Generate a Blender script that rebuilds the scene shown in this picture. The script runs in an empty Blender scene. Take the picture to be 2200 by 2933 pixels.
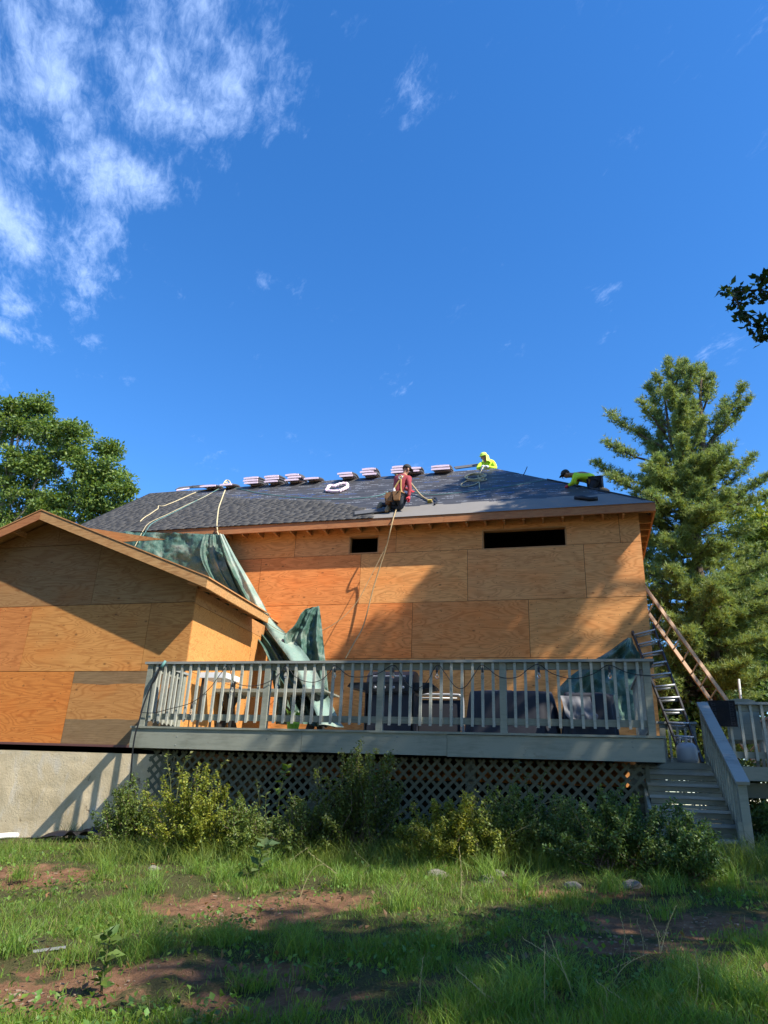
import bpy, bmesh, math, random
import numpy as np
from mathutils import Vector, Matrix, noise as mnoise
random.seed(7); RNG = np.random.default_rng(11)
SC = bpy.context.scene
COL = SC.collection
# ---------------------------------------------------------------- camera
# world: X along the house front (right), Y away from the viewer, Z up, metres; the phone is held at the origin
YAW, PITCH, ROLL, FPX = math.radians(-15.45), math.radians(21.715), math.radians(2.424), 2033.0
_f = Vector((math.sin(YAW)*math.cos(PITCH), math.cos(YAW)*math.cos(PITCH), math.sin(PITCH)))
_r = Vector((math.cos(YAW), -math.sin(YAW), 0)); _u = _r.cross(_f)
_r2 = math.cos(ROLL)*_r + math.sin(ROLL)*_u; _u2 = -math.sin(ROLL)*_r + math.cos(ROLL)*_u
cam = bpy.data.cameras.new('camera'); camo = bpy.data.objects.new('camera', cam); COL.objects.link(camo)
camo.matrix_world = Matrix(((_r2.x, _u2.x, -_f.x, 0), (_r2.y, _u2.y, -_f.y, 0), (_r2.z, _u2.z, -_f.z, 0), (0, 0, 0, 1)))
cam.sensor_fit = 'HORIZONTAL'; cam.sensor_width = 36; cam.lens = FPX/2200*36
cam.clip_start = 0.05; cam.clip_end = 3000
SC.camera = camo
def ray(x, y): return ((x-1100)/FPX)*_r2 + ((1466.5-y)/FPX)*_u2 + _f
def P(x, y, Y): d = ray(x, y); return d*(Y/d.y)        # surveyed point at depth Y
# ---------------------------------------------------------------- sky and sun
TOSUN = Vector((1, -.42, 1.13)).normalized()
world = bpy.data.worlds.new('World'); SC.world = world; world.use_nodes = True
def _world():
    nt = world.node_tree; N = nt.nodes; L = nt.links; N.clear()
    out = N.new('ShaderNodeOutputWorld'); bg = N.new('ShaderNodeBackground'); bg.inputs[1].default_value = SKY_STRENGTH
    sky = N.new('ShaderNodeTexSky'); sky.sky_type = 'NISHITA'; sky.sun_disc = False
    sky.sun_elevation = math.asin(TOSUN.z); sky.sun_rotation = math.atan2(TOSUN.x, TOSUN.y)
    sky.altitude = 300; sky.air_density = 1.0; sky.dust_density = 0.15; sky.ozone_density = 4.0
    hs = N.new('ShaderNodeHueSaturation'); hs.inputs['Saturation'].default_value = 1.27; hs.inputs['Hue'].default_value = .505
    L.new(sky.outputs[0], hs.inputs['Color'])
    # high thin clouds: noise on a flat layer overhead, gathered towards the left of the view
    tc = N.new('ShaderNodeTexCoord'); sp = N.new('ShaderNodeSeparateXYZ'); L.new(tc.outputs['Generated'], sp.inputs[0])
    def mth(op, a, b=None, c=None):
        n = N.new('ShaderNodeMath'); n.operation = op
        for i, v in enumerate((a, b, c)):
            if v is None: continue
            if isinstance(v, (int, float)): n.inputs[i].default_value = v
            else: L.new(v, n.inputs[i])
        return n.outputs[0]
    zc = mth('MAXIMUM', sp.outputs[2], .03)
    u = mth('DIVIDE', sp.outputs[0], zc); v = mth('DIVIDE', sp.outputs[1], zc)
    cb = N.new('ShaderNodeCombineXYZ'); L.new(u, cb.inputs[0]); L.new(v, cb.inputs[1])
    def noise(scale, det, rough, sx, sy, rot, dist=0.0):
        mp = N.new('ShaderNodeMapping'); mp.inputs['Scale'].default_value = (sx, sy, 1); mp.inputs['Rotation'].default_value = (0, 0, rot)
        pre = N.new('ShaderNodeMapping'); pre.inputs['Rotation'].default_value = (0, 0, math.radians(-128)); L.new(cb.outputs[0], pre.inputs[0]); L.new(pre.outputs[0], mp.inputs[0])
        n = N.new('ShaderNodeTexNoise'); n.inputs['Scale'].default_value = scale; n.inputs['Detail'].default_value = det
        n.inputs['Roughness'].default_value = rough; n.inputs['Distortion'].default_value = dist; L.new(mp.outputs[0], n.inputs[0]); return n.outputs[0]
    big = noise(4.2, 3, .5, 1, 1, .3); mid = noise(10.5, 7, .64, .74, 1.2, 0, .35); fine = noise(44, 7, .72, .6, 1.5, 0, .8)
    # cover falls off with distance from the cloud field (u below about -0.35)
    cov = mth('ADD', mth('MULTIPLY', u, -3.0), -1.22)                    # >0 on the left
    cov = mth('ADD', cov, mth('MULTIPLY', mth('SUBTRACT', v, .72), -.75))
    cov = mth('SUBTRACT', cov, mth('MULTIPLY', mth('MAXIMUM', mth('SUBTRACT', v, .75), 0), 5.0))
    cov = mth('MINIMUM', mth('MAXIMUM', cov, -.60), .42)
    d = mth('ADD', mth('MULTIPLY', mth('SUBTRACT', big, .5), 2.6), mth('MULTIPLY', mth('SUBTRACT', mid, .5), 2.3))
    d = mth('ADD', d, mth('MULTIPLY', mth('SUBTRACT', fine, .5), 1.05))
    d = mth('ADD', d, mth('MULTIPLY', cov, .85))
    mr = N.new('ShaderNodeMapRange'); mr.interpolation_type = 'SMOOTHSTEP'; L.new(d, mr.inputs[0])
    mr.inputs[1].default_value = -.08; mr.inputs[2].default_value = 1.25; mr.inputs[3].default_value = 0; mr.inputs[4].default_value = .85
    mix = N.new('ShaderNodeMix'); mix.data_type = 'RGBA'; L.new(mr.outputs[0], mix.inputs[0]); L.new(hs.outputs[0], mix.inputs[6])
    mix.inputs[7].default_value = CLOUD
    L.new(mix.outputs[2], bg.inputs[0]); L.new(bg.outputs[0], out.inputs[0])
SKY_STRENGTH = 0.15; CLOUD = (2.4, 3.3, 5.3, 1)
_world()
sun = bpy.data.lights.new('sun', 'SUN'); sun.energy = 5.0; sun.angle = math.radians(.45); sun.color = (1, .93, .82)
suno = bpy.data.objects.new('sun', sun); COL.objects.link(suno); suno.location = (20, -10, 25); suno.rotation_euler = TOSUN.to_track_quat('Z', 'Y').to_euler()
SC.view_settings.view_transform = 'Standard'; SC.view_settings.look = 'None'; SC.view_settings.exposure = 0.92; SC.view_settings.gamma = 1.0
SC.view_settings.use_curve_mapping = False
SC.render.engine = 'CYCLES'; SC.cycles.max_bounces = 5; SC.cycles.diffuse_bounces = 2; SC.cycles.transparent_max_bounces = 6
SC.cycles.use_denoising = True
# ---------------------------------------------------------------- helpers
ORG = {}
class MB:
    def __init__(s): s.v = []; s.f = []; s.c = None
    def add(s, vs, fs):
        o = len(s.v); s.v += [tuple(p) for p in vs]; s.f += [tuple(i+o for i in f) for f in fs]; return s
    def box(s, x0, x1, y0, y1, z0, z1):
        return s.add([(x0,y0,z0),(x1,y0,z0),(x1,y1,z0),(x0,y1,z0),(x0,y0,z1),(x1,y0,z1),(x1,y1,z1),(x0,y1,z1)],
                     [(0,3,2,1),(4,5,6,7),(0,1,5,4),(1,2,6,5),(2,3,7,6),(3,0,4,7)])
    def obox(s, c, ax, h):     # oriented box: centre, three axes, half sizes
        c = Vector(c); a = [Vector(x)*k for x, k in zip(ax, h)]
        vs = [c + a[0]*i + a[1]*j + a[2]*k for k in (-1, 1) for i, j in ((-1,-1),(1,-1),(1,1),(-1,1))]
        return s.add(vs, [(0,3,2,1),(4,5,6,7),(0,1,5,4),(1,2,6,5),(2,3,7,6),(3,0,4,7)])
    def beam(s, a, b, w, h, up=(0,0,1)):
        a = Vector(a); b = Vector(b); d = (b-a); l = d.length; d.normalize(); u = Vector(up); side = d.cross(u)
        if side.length < 1e-4: side = d.cross(Vector((0,1,0)))
        side.normalize(); u = side.cross(d)
        return s.obox((a+b)/2, (d, side, u), (l/2, w/2, h/2))
    def prism(s, poly, off):   # polygon (list of 3-D points) extruded by a vector
        n = len(poly); off = Vector(off); a = [Vector(p) for p in poly]
        return s.add(a + [p+off for p in a], [tuple(range(n-1,-1,-1)), tuple(range(n, 2*n))] + [(i, (i+1)%n, n+(i+1)%n, n+i) for i in range(n)])
    def tube(s, pts, r, n=6, cap=True):
        pts = [Vector(p) for p in pts]; m = len(pts); rr = r if isinstance(r, (list, tuple)) else [r]*m
        o = len(s.v); prev = None
        for i, p in enumerate(pts):
            t = (pts[min(i+1, m-1)] - pts[max(i-1, 0)])
            if t.length < 1e-6: t = Vector((0,0,1))
            t.normalize()
            if prev is None:
                a = t.orthogonal().normalized()
            else:
                a = prev - t*prev.dot(t)
                a = a.normalized() if a.length > 1e-5 else t.orthogonal().normalized()
            prev = a; b = t.cross(a)
            for k in range(n):
                an = 2*math.pi*k/n; s.v.append(tuple(p + (a*math.cos(an) + b*math.sin(an))*rr[i]))
        for i in range(m-1):
            for k in range(n):
                s.f.append((o+i*n+k, o+i*n+(k+1)%n, o+(i+1)*n+(k+1)%n, o+(i+1)*n+k))
        if cap: s.f.append(tuple(o+k for k in range(n-1,-1,-1))); s.f.append(tuple(o+(m-1)*n+k for k in range(n)))
        return s
    def lathe(s, base, prof, n=12, axis=(0,0,1)):
        ax = Vector(axis).normalized(); base = Vector(base)
        pts = [base + ax*z for r, z in prof]; o = len(s.v); a = ax.orthogonal().normalized(); b = ax.cross(a)
        for (r, z), p in zip(prof, pts):
            for k in range(n):
                an = 2*math.pi*k/n; s.v.append(tuple(p + (a*math.cos(an)+b*math.sin(an))*max(r, 1e-4)))
        for i in range(len(prof)-1):
            for k in range(n): s.f.append((o+i*n+k, o+i*n+(k+1)%n, o+(i+1)*n+(k+1)%n, o+(i+1)*n+k))
        s.f.append(tuple(o+k for k in range(n-1,-1,-1))); s.f.append(tuple(o+(len(prof)-1)*n+k for k in range(n)))
        return s
    def grid(s, fn, nu, nv):
        o = len(s.v)
        for j in range(nv+1):
            for i in range(nu+1): s.v.append(tuple(fn(i/nu, j/nv)))
        w = nu+1
        for j in range(nv):
            for i in range(nu): s.f.append((o+j*w+i, o+j*w+i+1, o+(j+1)*w+i+1, o+(j+1)*w+i))
        return s
def link(o, parent, world):
    COL.objects.link(o); ORG[o.name] = Vector(world)
    if parent is not None: o.parent = parent; o.location = Vector(world) - ORG[parent.name]
    else: o.location = world
    return o
def empty(name, loc, label=None, cat=None, group=None):
    o = bpy.data.objects.new(name, None); o.empty_display_size = .1; link(o, None, loc); tag(o, label, cat, group); return o
def tag(o, label=None, cat=None, group=None, kind=None):
    if label: o['label'] = label
    if cat: o['category'] = cat
    if group: o['group'] = group
    if kind: o['kind'] = kind
    return o
def obj(name, mb, mat, parent=None, smooth=False, color=None, props=None, label=None):
    v = np.array(mb.v, dtype=np.float64)
    lo, hi = v.min(0), v.max(0); org = Vector(((lo[0]+hi[0])/2, (lo[1]+hi[1])/2, lo[2]))
    me = bpy.data.meshes.new(name); me.from_pydata((v - np.array(org)).tolist(), [], mb.f)
    if isinstance(mat, (list, tuple)):
        for m in mat: me.materials.append(m)
    else: me.materials.append(mat)
    if smooth: me.polygons.foreach_set('use_smooth', [True]*len(me.polygons))
    me.update()
    o = bpy.data.objects.new(name, me); link(o, parent, org)
    if color: o.color = (*color, 1)
    if props:
        for k, x in props.items(): o[k] = x
    if label: o['label'] = label
    return o
def again(name, src, parent, delta):     # another piece sharing the mesh of src, moved by delta
    o = bpy.data.objects.new(name, src.data); o.color = src.color; return link(o, parent, ORG[src.name] + Vector(delta))
def npmesh(name, V, F, mat, parent=None, colors=None, org=None, smooth=False):
    # V (n,3), F (m,k) numpy; colors per face -> face attribute 'tint'
    V = np.asarray(V, np.float64)
    lo, hi = V.min(0), V.max(0)
    if org is None: org = Vector(((lo[0]+hi[0])/2, (lo[1]+hi[1])/2, lo[2]))
    me = bpy.data.meshes.new(name); me.vertices.add(len(V)); me.vertices.foreach_set('co', (V-np.array(org)).astype(np.float32).ravel())
    m, k = F.shape; me.loops.add(m*k); me.loops.foreach_set('vertex_index', F.astype(np.int32).ravel())
    me.polygons.add(m); me.polygons.foreach_set('loop_start', np.arange(0, m*k, k, dtype=np.int32))
    if smooth: me.polygons.foreach_set('use_smooth', np.ones(m, bool))
    me.update(calc_edges=True)
    if colors is not None:
        at = me.attributes.new('tint', 'FLOAT_COLOR', 'FACE'); c = np.ones((m, 4), np.float32); c[:, :3] = colors; at.data.foreach_set('color', c.ravel())
    me.materials.append(mat)
    o = bpy.data.objects.new(name, me); return link(o, parent, org)
# ---------------------------------------------------------------- materials
class NT:
    def __init__(s, name):
        s.m = bpy.data.materials.new(name); s.m.use_nodes = True; s.t = s.m.node_tree; s.N = s.t.nodes; s.L = s.t.links; s.N.clear()
        s.out = s.N.new('ShaderNodeOutputMaterial')
    def n(s, typ, ins=None, **kw):
        x = s.N.new('ShaderNode'+typ)
        for k, v in kw.items(): setattr(x, k, v)
        for k, v in (ins or {}).items(): s.set(x.inputs[k], v)
        return x
    def set(s, inp, v):
        if isinstance(v, bpy.types.NodeSocket): s.L.new(v, inp)
        elif isinstance(v, bpy.types.Node): s.L.new(v.outputs[0], inp)
        else: inp.default_value = v
    def math(s, op, a, b=0.0, clamp=False): return s.n('Math', {0: a, 1: b}, operation=op, use_clamp=clamp).outputs[0]
    def vmath(s, op, a, b): return s.n('VectorMath', {0: a, 1: b}, operation=op).outputs[0]
    def obj(s): return s.n('TexCoord').outputs['Object']
    def rnd(s): return s.n('ObjectInfo').outputs['Random']
    def ocol(s): return s.n('ObjectInfo').outputs['Color']
    def map(s, v, sc, loc=(0,0,0), rot=(0,0,0)): return s.n('Mapping', {0: v, 1: loc, 2: rot, 3: sc}).outputs[0]
    def noise(s, v, scale, detail=3, rough=.55, dist=0): return s.n('TexNoise', {'Vector': v, 'Scale': scale, 'Detail': detail, 'Roughness': rough, 'Distortion': dist}).outputs[0]
    def ramp(s, f, stops, interp='LINEAR'):
        r = s.n('ValToRGB', {0: f}); e = r.color_ramp.elements; r.color_ramp.interpolation = interp
        while len(e) < len(stops): e.new(.5)
        for x, (p, c) in zip(e, stops): x.position = p; x.color = (*c, 1) if len(c) == 3 else c
        return r.outputs[0]
    def mix(s, f, a, b, mode='MIX'):
        m = s.n('Mix', data_type='RGBA', blend_type=mode); s.set(m.inputs[0], f)
        for i, v in ((6, a), (7, b)):
            if isinstance(v, tuple): v = (*v, 1) if len(v) == 3 else v
            s.set(m.inputs[i], v)
        return m.outputs[2]
    def bump(s, h, strength, dist=.01): return s.n('Bump', {'Height': h, 'Strength': strength, 'Distance': dist}).outputs[0]
    def bsdf(s, col, rough=.6, bump=None, metal=0., spec=.5, **kw):
        if isinstance(col, tuple) and len(col) == 3: col = (*col, 1)
        b = s.n('BsdfPrincipled', {'Base Color': col, 'Roughness': rough, 'Metallic': metal, 'Specular IOR Level': spec})
        if bump is not None: s.L.new(bump, b.inputs['Normal'])
        for k, v in kw.items(): s.set(b.inputs[k], v)
        s.L.new(b.outputs[0], s.out.inputs[0]); return b
def seeded(t, k=37.0):      # object coordinates shifted per object so no two pieces repeat
    r = t.rnd(); return t.vmath('ADD', t.obj(), t.n('CombineXYZ', {0: t.math('MULTIPLY', r, k), 1: t.math('MULTIPLY', r, k*1.7), 2: t.math('MULTIPLY', r, k*.6)}).outputs[0])
def m_plywood():
    t = NT('plywood'); v = seeded(t); oc = t.ocol()
    warp = t.noise(t.map(v, (.9, 2.2, 2.2)), 1.3, 2)
    n1 = t.noise(t.map(v, (.46, 2.0, 2.6)), 1.5, 2, .45, .6)
    rings = t.math('SINE', t.math('MULTIPLY', t.math('ADD', n1, t.math('MULTIPLY', warp, .08)), 95.0))
    rings = t.math('POWER', t.math('ADD', t.math('MULTIPLY', rings, .5), .5), 2.2)
    fib = t.noise(t.map(v, (1.6, 46, 46)), 2.2, 4, .65)
    patch = t.noise(t.map(v, (.8, .8, 1.6)), 1.1, 3)
    dark = t.mix(1.0, oc, (.58, .43, .32), 'MULTIPLY')
    lite = t.mix(1.0, oc, (1.08, 1.1, 1.12), 'MULTIPLY')
    c = t.mix(t.math('MULTIPLY', rings, t.math('ADD', t.math('MULTIPLY', patch, .9), .05), True), lite, dark)
    c = t.mix(t.math('MULTIPLY', t.math('SUBTRACT', fib, .42), 1.5, True), c, dark)
    c = t.mix(t.math('MULTIPLY', t.math('SUBTRACT', patch, .48), 2.2, True), c, t.mix(1.0, oc, (1.08, .78, .55), 'MULTIPLY'))
    bl = t.noise(t.map(v, (1.3, 5, 6)), 2.2, 4, .7); c = t.mix(t.math('MULTIPLY', t.math('SUBTRACT', bl, .55), 3.6, True), c, t.mix(1.0, oc, (.60, .42, .33), 'MULTIPLY'))
    wash = t.noise(t.map(v, (.7, .7, 1.0)), 3.2, 5, .7); c = t.mix(t.math('MULTIPLY', t.math('SUBTRACT', wash, .52), 2.4, True), c, t.mix(1.0, oc, (.86, .82, .80), 'MULTIPLY'))
    sx_ = t.n('SeparateXYZ', {0: t.obj()}); gx_ = t.math('ABSOLUTE', t.math('SUBTRACT', t.math('FRACT', t.math('DIVIDE', t.math('ADD', sx_.outputs[0], sx_.outputs[1]), .406)), .5)); gz_ = t.math('ABSOLUTE', t.math('SUBTRACT', t.math('FRACT', t.math('DIVIDE', sx_.outputs[2], .152)), .5))
    c = t.mix(t.math('MULTIPLY', t.math('MULTIPLY', t.math('LESS_THAN', gx_, .016), t.math('LESS_THAN', gz_, .045)), .75), c, (.06, .03, .015))
    # knots and small plugs
    vo = t.n('TexVoronoi', {'Vector': t.map(v, (1, 1, 1.9)), 'Scale': 2.7}); kd = vo.outputs['Distance']
    sel = t.n('SeparateColor', {0: vo.outputs['Color']}).outputs[0]
    knot = t.math('MULTIPLY', t.math('SUBTRACT', 1.0, t.math('MULTIPLY', kd, 8.5), True), t.math('GREATER_THAN', sel, .42))
    c = t.mix(t.math('MULTIPLY', knot, .95, True), c, (.07, .03, .013))
    v2 = t.n('TexVoronoi', {'Vector': v, 'Scale': 4.1}); pin = t.math('SUBTRACT', 1.0, t.math('MULTIPLY', v2.outputs['Distance'], 24.0), True)
    c = t.mix(t.math('MULTIPLY', pin, .8), c, (.05, .025, .012))
    # grey weathered bands on the old sheets (amount set per sheet)
    w = t.n('Attribute', attribute_type='OBJECT', attribute_name='weather').outputs['Fac']
    sz = t.n('SeparateXYZ', {0: t.obj()}).outputs[2]
    edge = t.noise(t.map(v, (.5, 6, 6)), 3, 3)
    zz = t.math('ADD', sz, t.math('MULTIPLY', t.math('SUBTRACT', edge, .5), .08))
    band = t.math('MAXIMUM', t.math('GREATER_THAN', zz, 1.0), t.math('LESS_THAN', zz, .41))
    streak = t.noise(t.map(v, (.8, 30, 30)), 3, 4, .7)
    c = t.mix(t.math('MULTIPLY', t.math('MULTIPLY', band, w), .8), c, t.ramp(streak, [(.3, (.07, .055, .03)), (.7, (.25, .19, .11))]))
    h = t.math('ADD', t.math('MULTIPLY', rings, .25), fib)
    t.bsdf(c, .72, t.bump(h, .25, .004), spec=.25); return t.m
def m_lumber(name, base, dark, contrast=1.0):
    t = NT(name); v = seeded(t)
    g = t.noise(t.map(v, (2.0, 14, 14)), 2.5, 4, .6, .4); g2 = t.noise(v, 3.1, 3)
    c = t.mix(t.math('MULTIPLY', t.math('SUBTRACT', g, .38), 2.2*contrast, True), base, dark)
    c = t.mix(t.math('MULTIPLY', t.math('SUBTRACT', g2, .45), 1.2, True), c, tuple(x*y for x, y in zip(base, (1.12, .86, .7))))
    vo = t.n('TexVoronoi', {'Vector': t.map(v, (1, 2, 2)), 'Scale': 2.3}); kn = t.math('SUBTRACT', 1.0, t.math('MULTIPLY', vo.outputs['Distance'], 13.0), True)
    c = t.mix(t.math('MULTIPLY', kn, .8), c, tuple(x*.25 for x in dark))
    t.bsdf(c, .7, t.bump(g, .2, .004), spec=.25); return t.m
def m_paint(name, base, worn, amount=.5):
    t = NT(name); v = seeded(t)
    g = t.noise(t.map(v, (1.5, 16, 16)), 2.0, 4, .65, .3); p = t.noise(v, 2.2, 4, .6)
    c = t.mix(t.math('MULTIPLY', t.math('SUBTRACT', t.math('ADD', t.math('MULTIPLY', g, .5), t.math('MULTIPLY', p, .6)), .52), 2.4*amount, True), base, worn)
    pe = t.noise(t.map(v, (.6, 2, 2)), 7.0, 6, .75); c = t.mix(t.math('MULTIPLY', t.math('SUBTRACT', pe, .60), 9.0, True), c, (.17, .145, .105))
    sp = t.n('TexVoronoi', {'Vector': v, 'Scale': 7}); c = t.mix(t.math('MULTIPLY', t.math('SUBTRACT', 1.0, t.math('MULTIPLY', sp.outputs['Distance'], 30.0), True), .6), c, (.03, .03, .025))
    t.bsdf(c, .62, t.bump(g, .25, .004), spec=.3); return t.m
def m_plain(name, col, rough=.6, metal=0., vary=.25, scale=6, bump=.15, spec=.4, sheen=0):
    t = NT(name); v = seeded(t); n = t.noise(v, scale, 4, .6)
    c = t.mix(t.math('MULTIPLY', n, vary*2, True), tuple(min(1, x*(1+vary*.4)) for x in col), tuple(x*(1-vary) for x in col))
    t.bsdf(c, rough, t.bump(n, bump, .01), metal, spec); return t.m
def m_leaf(name, trans=.35, rough=.5, gain=1.0):
    t = NT(name); a = t.n('Attribute', attribute_type='GEOMETRY', attribute_name='tint').outputs['Color']
    b = t.n('BsdfPrincipled', {'Base Color': a, 'Roughness': rough, 'Specular IOR Level': .35})
    tr = t.n('BsdfTranslucent', {'Color': t.mix(1.0, a, (1.25, 1.25, .55), 'MULTIPLY')})
    t.L.new(t.n('MixShader', {0: trans, 1: b.outputs[0], 2: tr.outputs[0]}).outputs[0], t.out.inputs[0]); return t.m
def m_bark(name, a, b):
    t = NT(name); v = seeded(t); n = t.noise(t.map(v, (9, 9, 1.4)), 2, 5, .65)
    t.bsdf(t.ramp(n, [(.3, a), (.7, b)]), .9, t.bump(n, .8, .03), spec=.1); return t.m
MAT = {}
MAT['ply'] = m_plywood()
MAT['lumber'] = m_lumber('framing_lumber', (.52, .27, .11), (.30, .13, .045))
MAT['lumber_red'] = m_lumber('fascia_lumber', (.42, .185, .075), (.25, .09, .035))
MAT['rake'] = m_lumber('rake_lumber', (.50, .29, .12), (.26, .12, .04), 1.2)
MAT['deck'] = m_paint('grey_deck_paint', (.25, .258, .205), (.115, .122, .092), 1.2)
MAT['baluster'] = m_paint('sun_lightened_deck_paint', (.35, .355, .30), (.17, .175, .14), 1.0)  # grey deck paint, lightened to put a sunlit look into the balusters
MAT['cap'] = m_paint('handrail_and_lit_tread_paint', (.265, .275, .25), (.12, .128, .12), 1.2)
MAT['lattice'] = m_paint('green_grey_lattice_paint', (.105, .115, .085), (.06, .068, .048), .7)
MAT['metal'] = m_plain('dull_aluminium', (.42, .42, .41), .55, .7, .25)
MAT['black'] = m_plain('black_plastic', (.013, .014, .017), .45, 0, .3)
MAT['white'] = m_plain('white_plastic', (.72, .73, .72), .45, 0, .12)
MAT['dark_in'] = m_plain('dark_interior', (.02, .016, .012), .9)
def m_concrete():
    t = NT('rough_parged_concrete'); v = t.obj()
    n = t.noise(v, 1.6, 6, .62); f = t.noise(v, 30, 4, .7); tr = t.noise(t.map(v, (1.5, 1.5, .7), rot=(0, .7, 0)), 3.0, 3, .5, .8)
    c = t.ramp(n, [(.3, (.42, .335, .20)), (.52, (.58, .475, .305)), (.75, (.67, .57, .39))])
    c = t.mix(t.math('MULTIPLY', t.math('SUBTRACT', tr, .56), 5.0, True), c, (.58, .52, .41))
    c = t.mix(t.math('MULTIPLY', t.math('SUBTRACT', f, .5), .9, True), c, (.30, .25, .17))
    pit = t.noise(t.map(v, (1, 1, 1.4)), 2.9, 6, .72); hole = t.math('MULTIPLY', t.math('SUBTRACT', pit, .625), 18.0, True)
    c = t.mix(t.math('MULTIPLY', hole, .8), c, (.16, .10, .06))
    h = t.math('SUBTRACT', t.math('ADD', t.math('MULTIPLY', n, .8), t.math('MULTIPLY', f, .35)), t.math('MULTIPLY', hole, 2.0))
    t.bsdf(c, .9, t.bump(h, .7, .03), spec=.2); return t.m
MAT['concrete'] = m_concrete()
def m_tint(name, rough=.85, bscale=60, bump=.3, spec=.2):
    t = NT(name); a = t.n('Attribute', attribute_type='GEOMETRY', attribute_name='tint').outputs['Color']; n = t.noise(t.obj(), bscale, 3, .7)
    c = t.mix(t.math('MULTIPLY', t.math('SUBTRACT', n, .4), 1.0, True), a, t.mix(1.0, a, (.78, .78, .78), 'MULTIPLY'))
    t.bsdf(c, rough, t.bump(n, bump, .006), spec=spec); return t.m
MAT['shingle'] = m_tint('asphalt_shingle', .95, 90)
SL = Vector((0, 1, .755)).normalized()
def m_underlay():
    t = NT('printed_underlayment'); p = t.n('NewGeometry').outputs['Position']
    s = t.n('VectorMath', {0: p, 1: tuple(SL)}, operation='DOT_PRODUCT').outputs['Value']; x = t.n('SeparateXYZ', {0: p}).outputs[0]
    row = t.math('FLOOR', t.math('DIVIDE', s, .19)); fr = t.math('FRACT', t.math('DIVIDE', s, .19))
    rr = t.n('TexWhiteNoise', {'W': row}, noise_dimensions='1D').outputs['Value']
    xs = t.math('ADD', x, t.math('MULTIPLY', rr, 7.3))
    block = t.math('FLOOR', t.math('DIVIDE', xs, .62)); bf = t.math('FRACT', t.math('DIVIDE', xs, .62))
    br = t.n('TexWhiteNoise', {'Vector': t.n('CombineXYZ', {0: block, 1: row}).outputs[0]}, noise_dimensions='3D').outputs['Value']
    inrow = t.math('MULTIPLY', t.math('GREATER_THAN', fr, .2), t.math('LESS_THAN', fr, .62))
    inbl = t.math('MULTIPLY', t.math('LESS_THAN', bf, t.math('ADD', .35, t.math('MULTIPLY', br, .45))), t.math('GREATER_THAN', br, .28))
    let = t.noise(t.n('CombineXYZ', {0: t.math('ADD', t.math('MULTIPLY', xs, 24.0), t.math('MULTIPLY', s, 9.0)), 1: t.math('MULTIPLY', s, 16.0), 2: row}).outputs[0], 1.0, 1)
    ink = t.math('MULTIPLY', t.math('MULTIPLY', inrow, inbl), t.math('MULTIPLY', t.math('SUBTRACT', let, .45), 9.0, True))
    n = t.noise(t.map(p, (.5, 3, 3)), 2.0, 4, .6)
    c = t.ramp(n, [(.3, (.034, .034, .035)), (.7, (.064, .062, .061))])
    icol = t.mix(t.math('GREATER_THAN', br, .84), (.22, .23, .25), (.05, .11, .30))
    c = t.mix(t.math('MULTIPLY', ink, .85), c, icol)
    t.bsdf(c, .55, t.bump(n, .35, .02), spec=.35); return t.m
MAT['underlay'] = m_underlay()
MAT['starter'] = m_plain('granulated_eave_membrane', (.185, .172, .155), .9, 0, .25, 2.5, .2)
MAT['flash'] = m_plain('brown_flashing', (.13, .055, .045), .5, 0, .3)
# ================================================================ ground
def gz(x, y):
    yy = np.interp(y, [-3, 0, 4, 7, 9, 11, 14, 40], [-1.6, -1.5, -1.25, -.95, -.70, -.63, -.6, -.5])
    return yy + .045*np.clip(np.asarray(x)+3, -9, 7)
def ground_hit(px, py):
    d = ray(px, py); t = 1.0
    for k in range(400):
        p = d*t
        if p.z <= float(gz(p.x, p.y)): return p
        t *= 1.01
    return p
# bare, trodden soil (centre, half width, half depth)
DIRT = []
for px, py, a, b in ((110, 2520, .75, .55), (40, 2495, .5, .4), (700, 2600, .9, .5), (880, 2580, .7, .35), (520, 2610, .5, .3), (60, 2850, .75, .3), (330, 2800, .7, .28),
                     (1790, 2710, .65, .3), (2050, 2650, .9, .45), (790, 2780, .38, .2), (700, 2880, .45, .2), (1640, 2560, .9, .18), (1250, 2470, .7, .2), (900, 2850, .3, .15)):
    p = ground_hit(px, py); DIRT.append((p.x, p.y, a*1.0, b*1.0))
def vnoise(x, y, s, seed=0.0): return np.array([mnoise.noise(Vector((a*s+seed, b*s-seed, seed*.37))) for a, b in zip(np.ravel(x), np.ravel(y))]).reshape(np.shape(x))
def dirtness(x, y):
    x = np.asarray(x, float); y = np.asarray(y, float); d = np.zeros_like(x); near_ = (np.abs(x) < 14) & (y > 2) & (y < 12.6)
    for cx_, cy_, a, b in DIRT: d = np.maximum(d, 1.45 - np.sqrt(((x-cx_)/a)**2 + ((y-cy_)/b)**2))
    w = np.zeros_like(d); w[near_] = .55*vnoise(x[near_], y[near_], 3.1, 9.) + .45*vnoise(x[near_], y[near_], 8.0, 4.)
    s = np.zeros_like(d); s[near_] = np.clip(vnoise(x[near_], y[near_], 2.2, 17.)-.38, 0, 1)*2.2
    return np.maximum(d + w*(d > 0), s)
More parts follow.
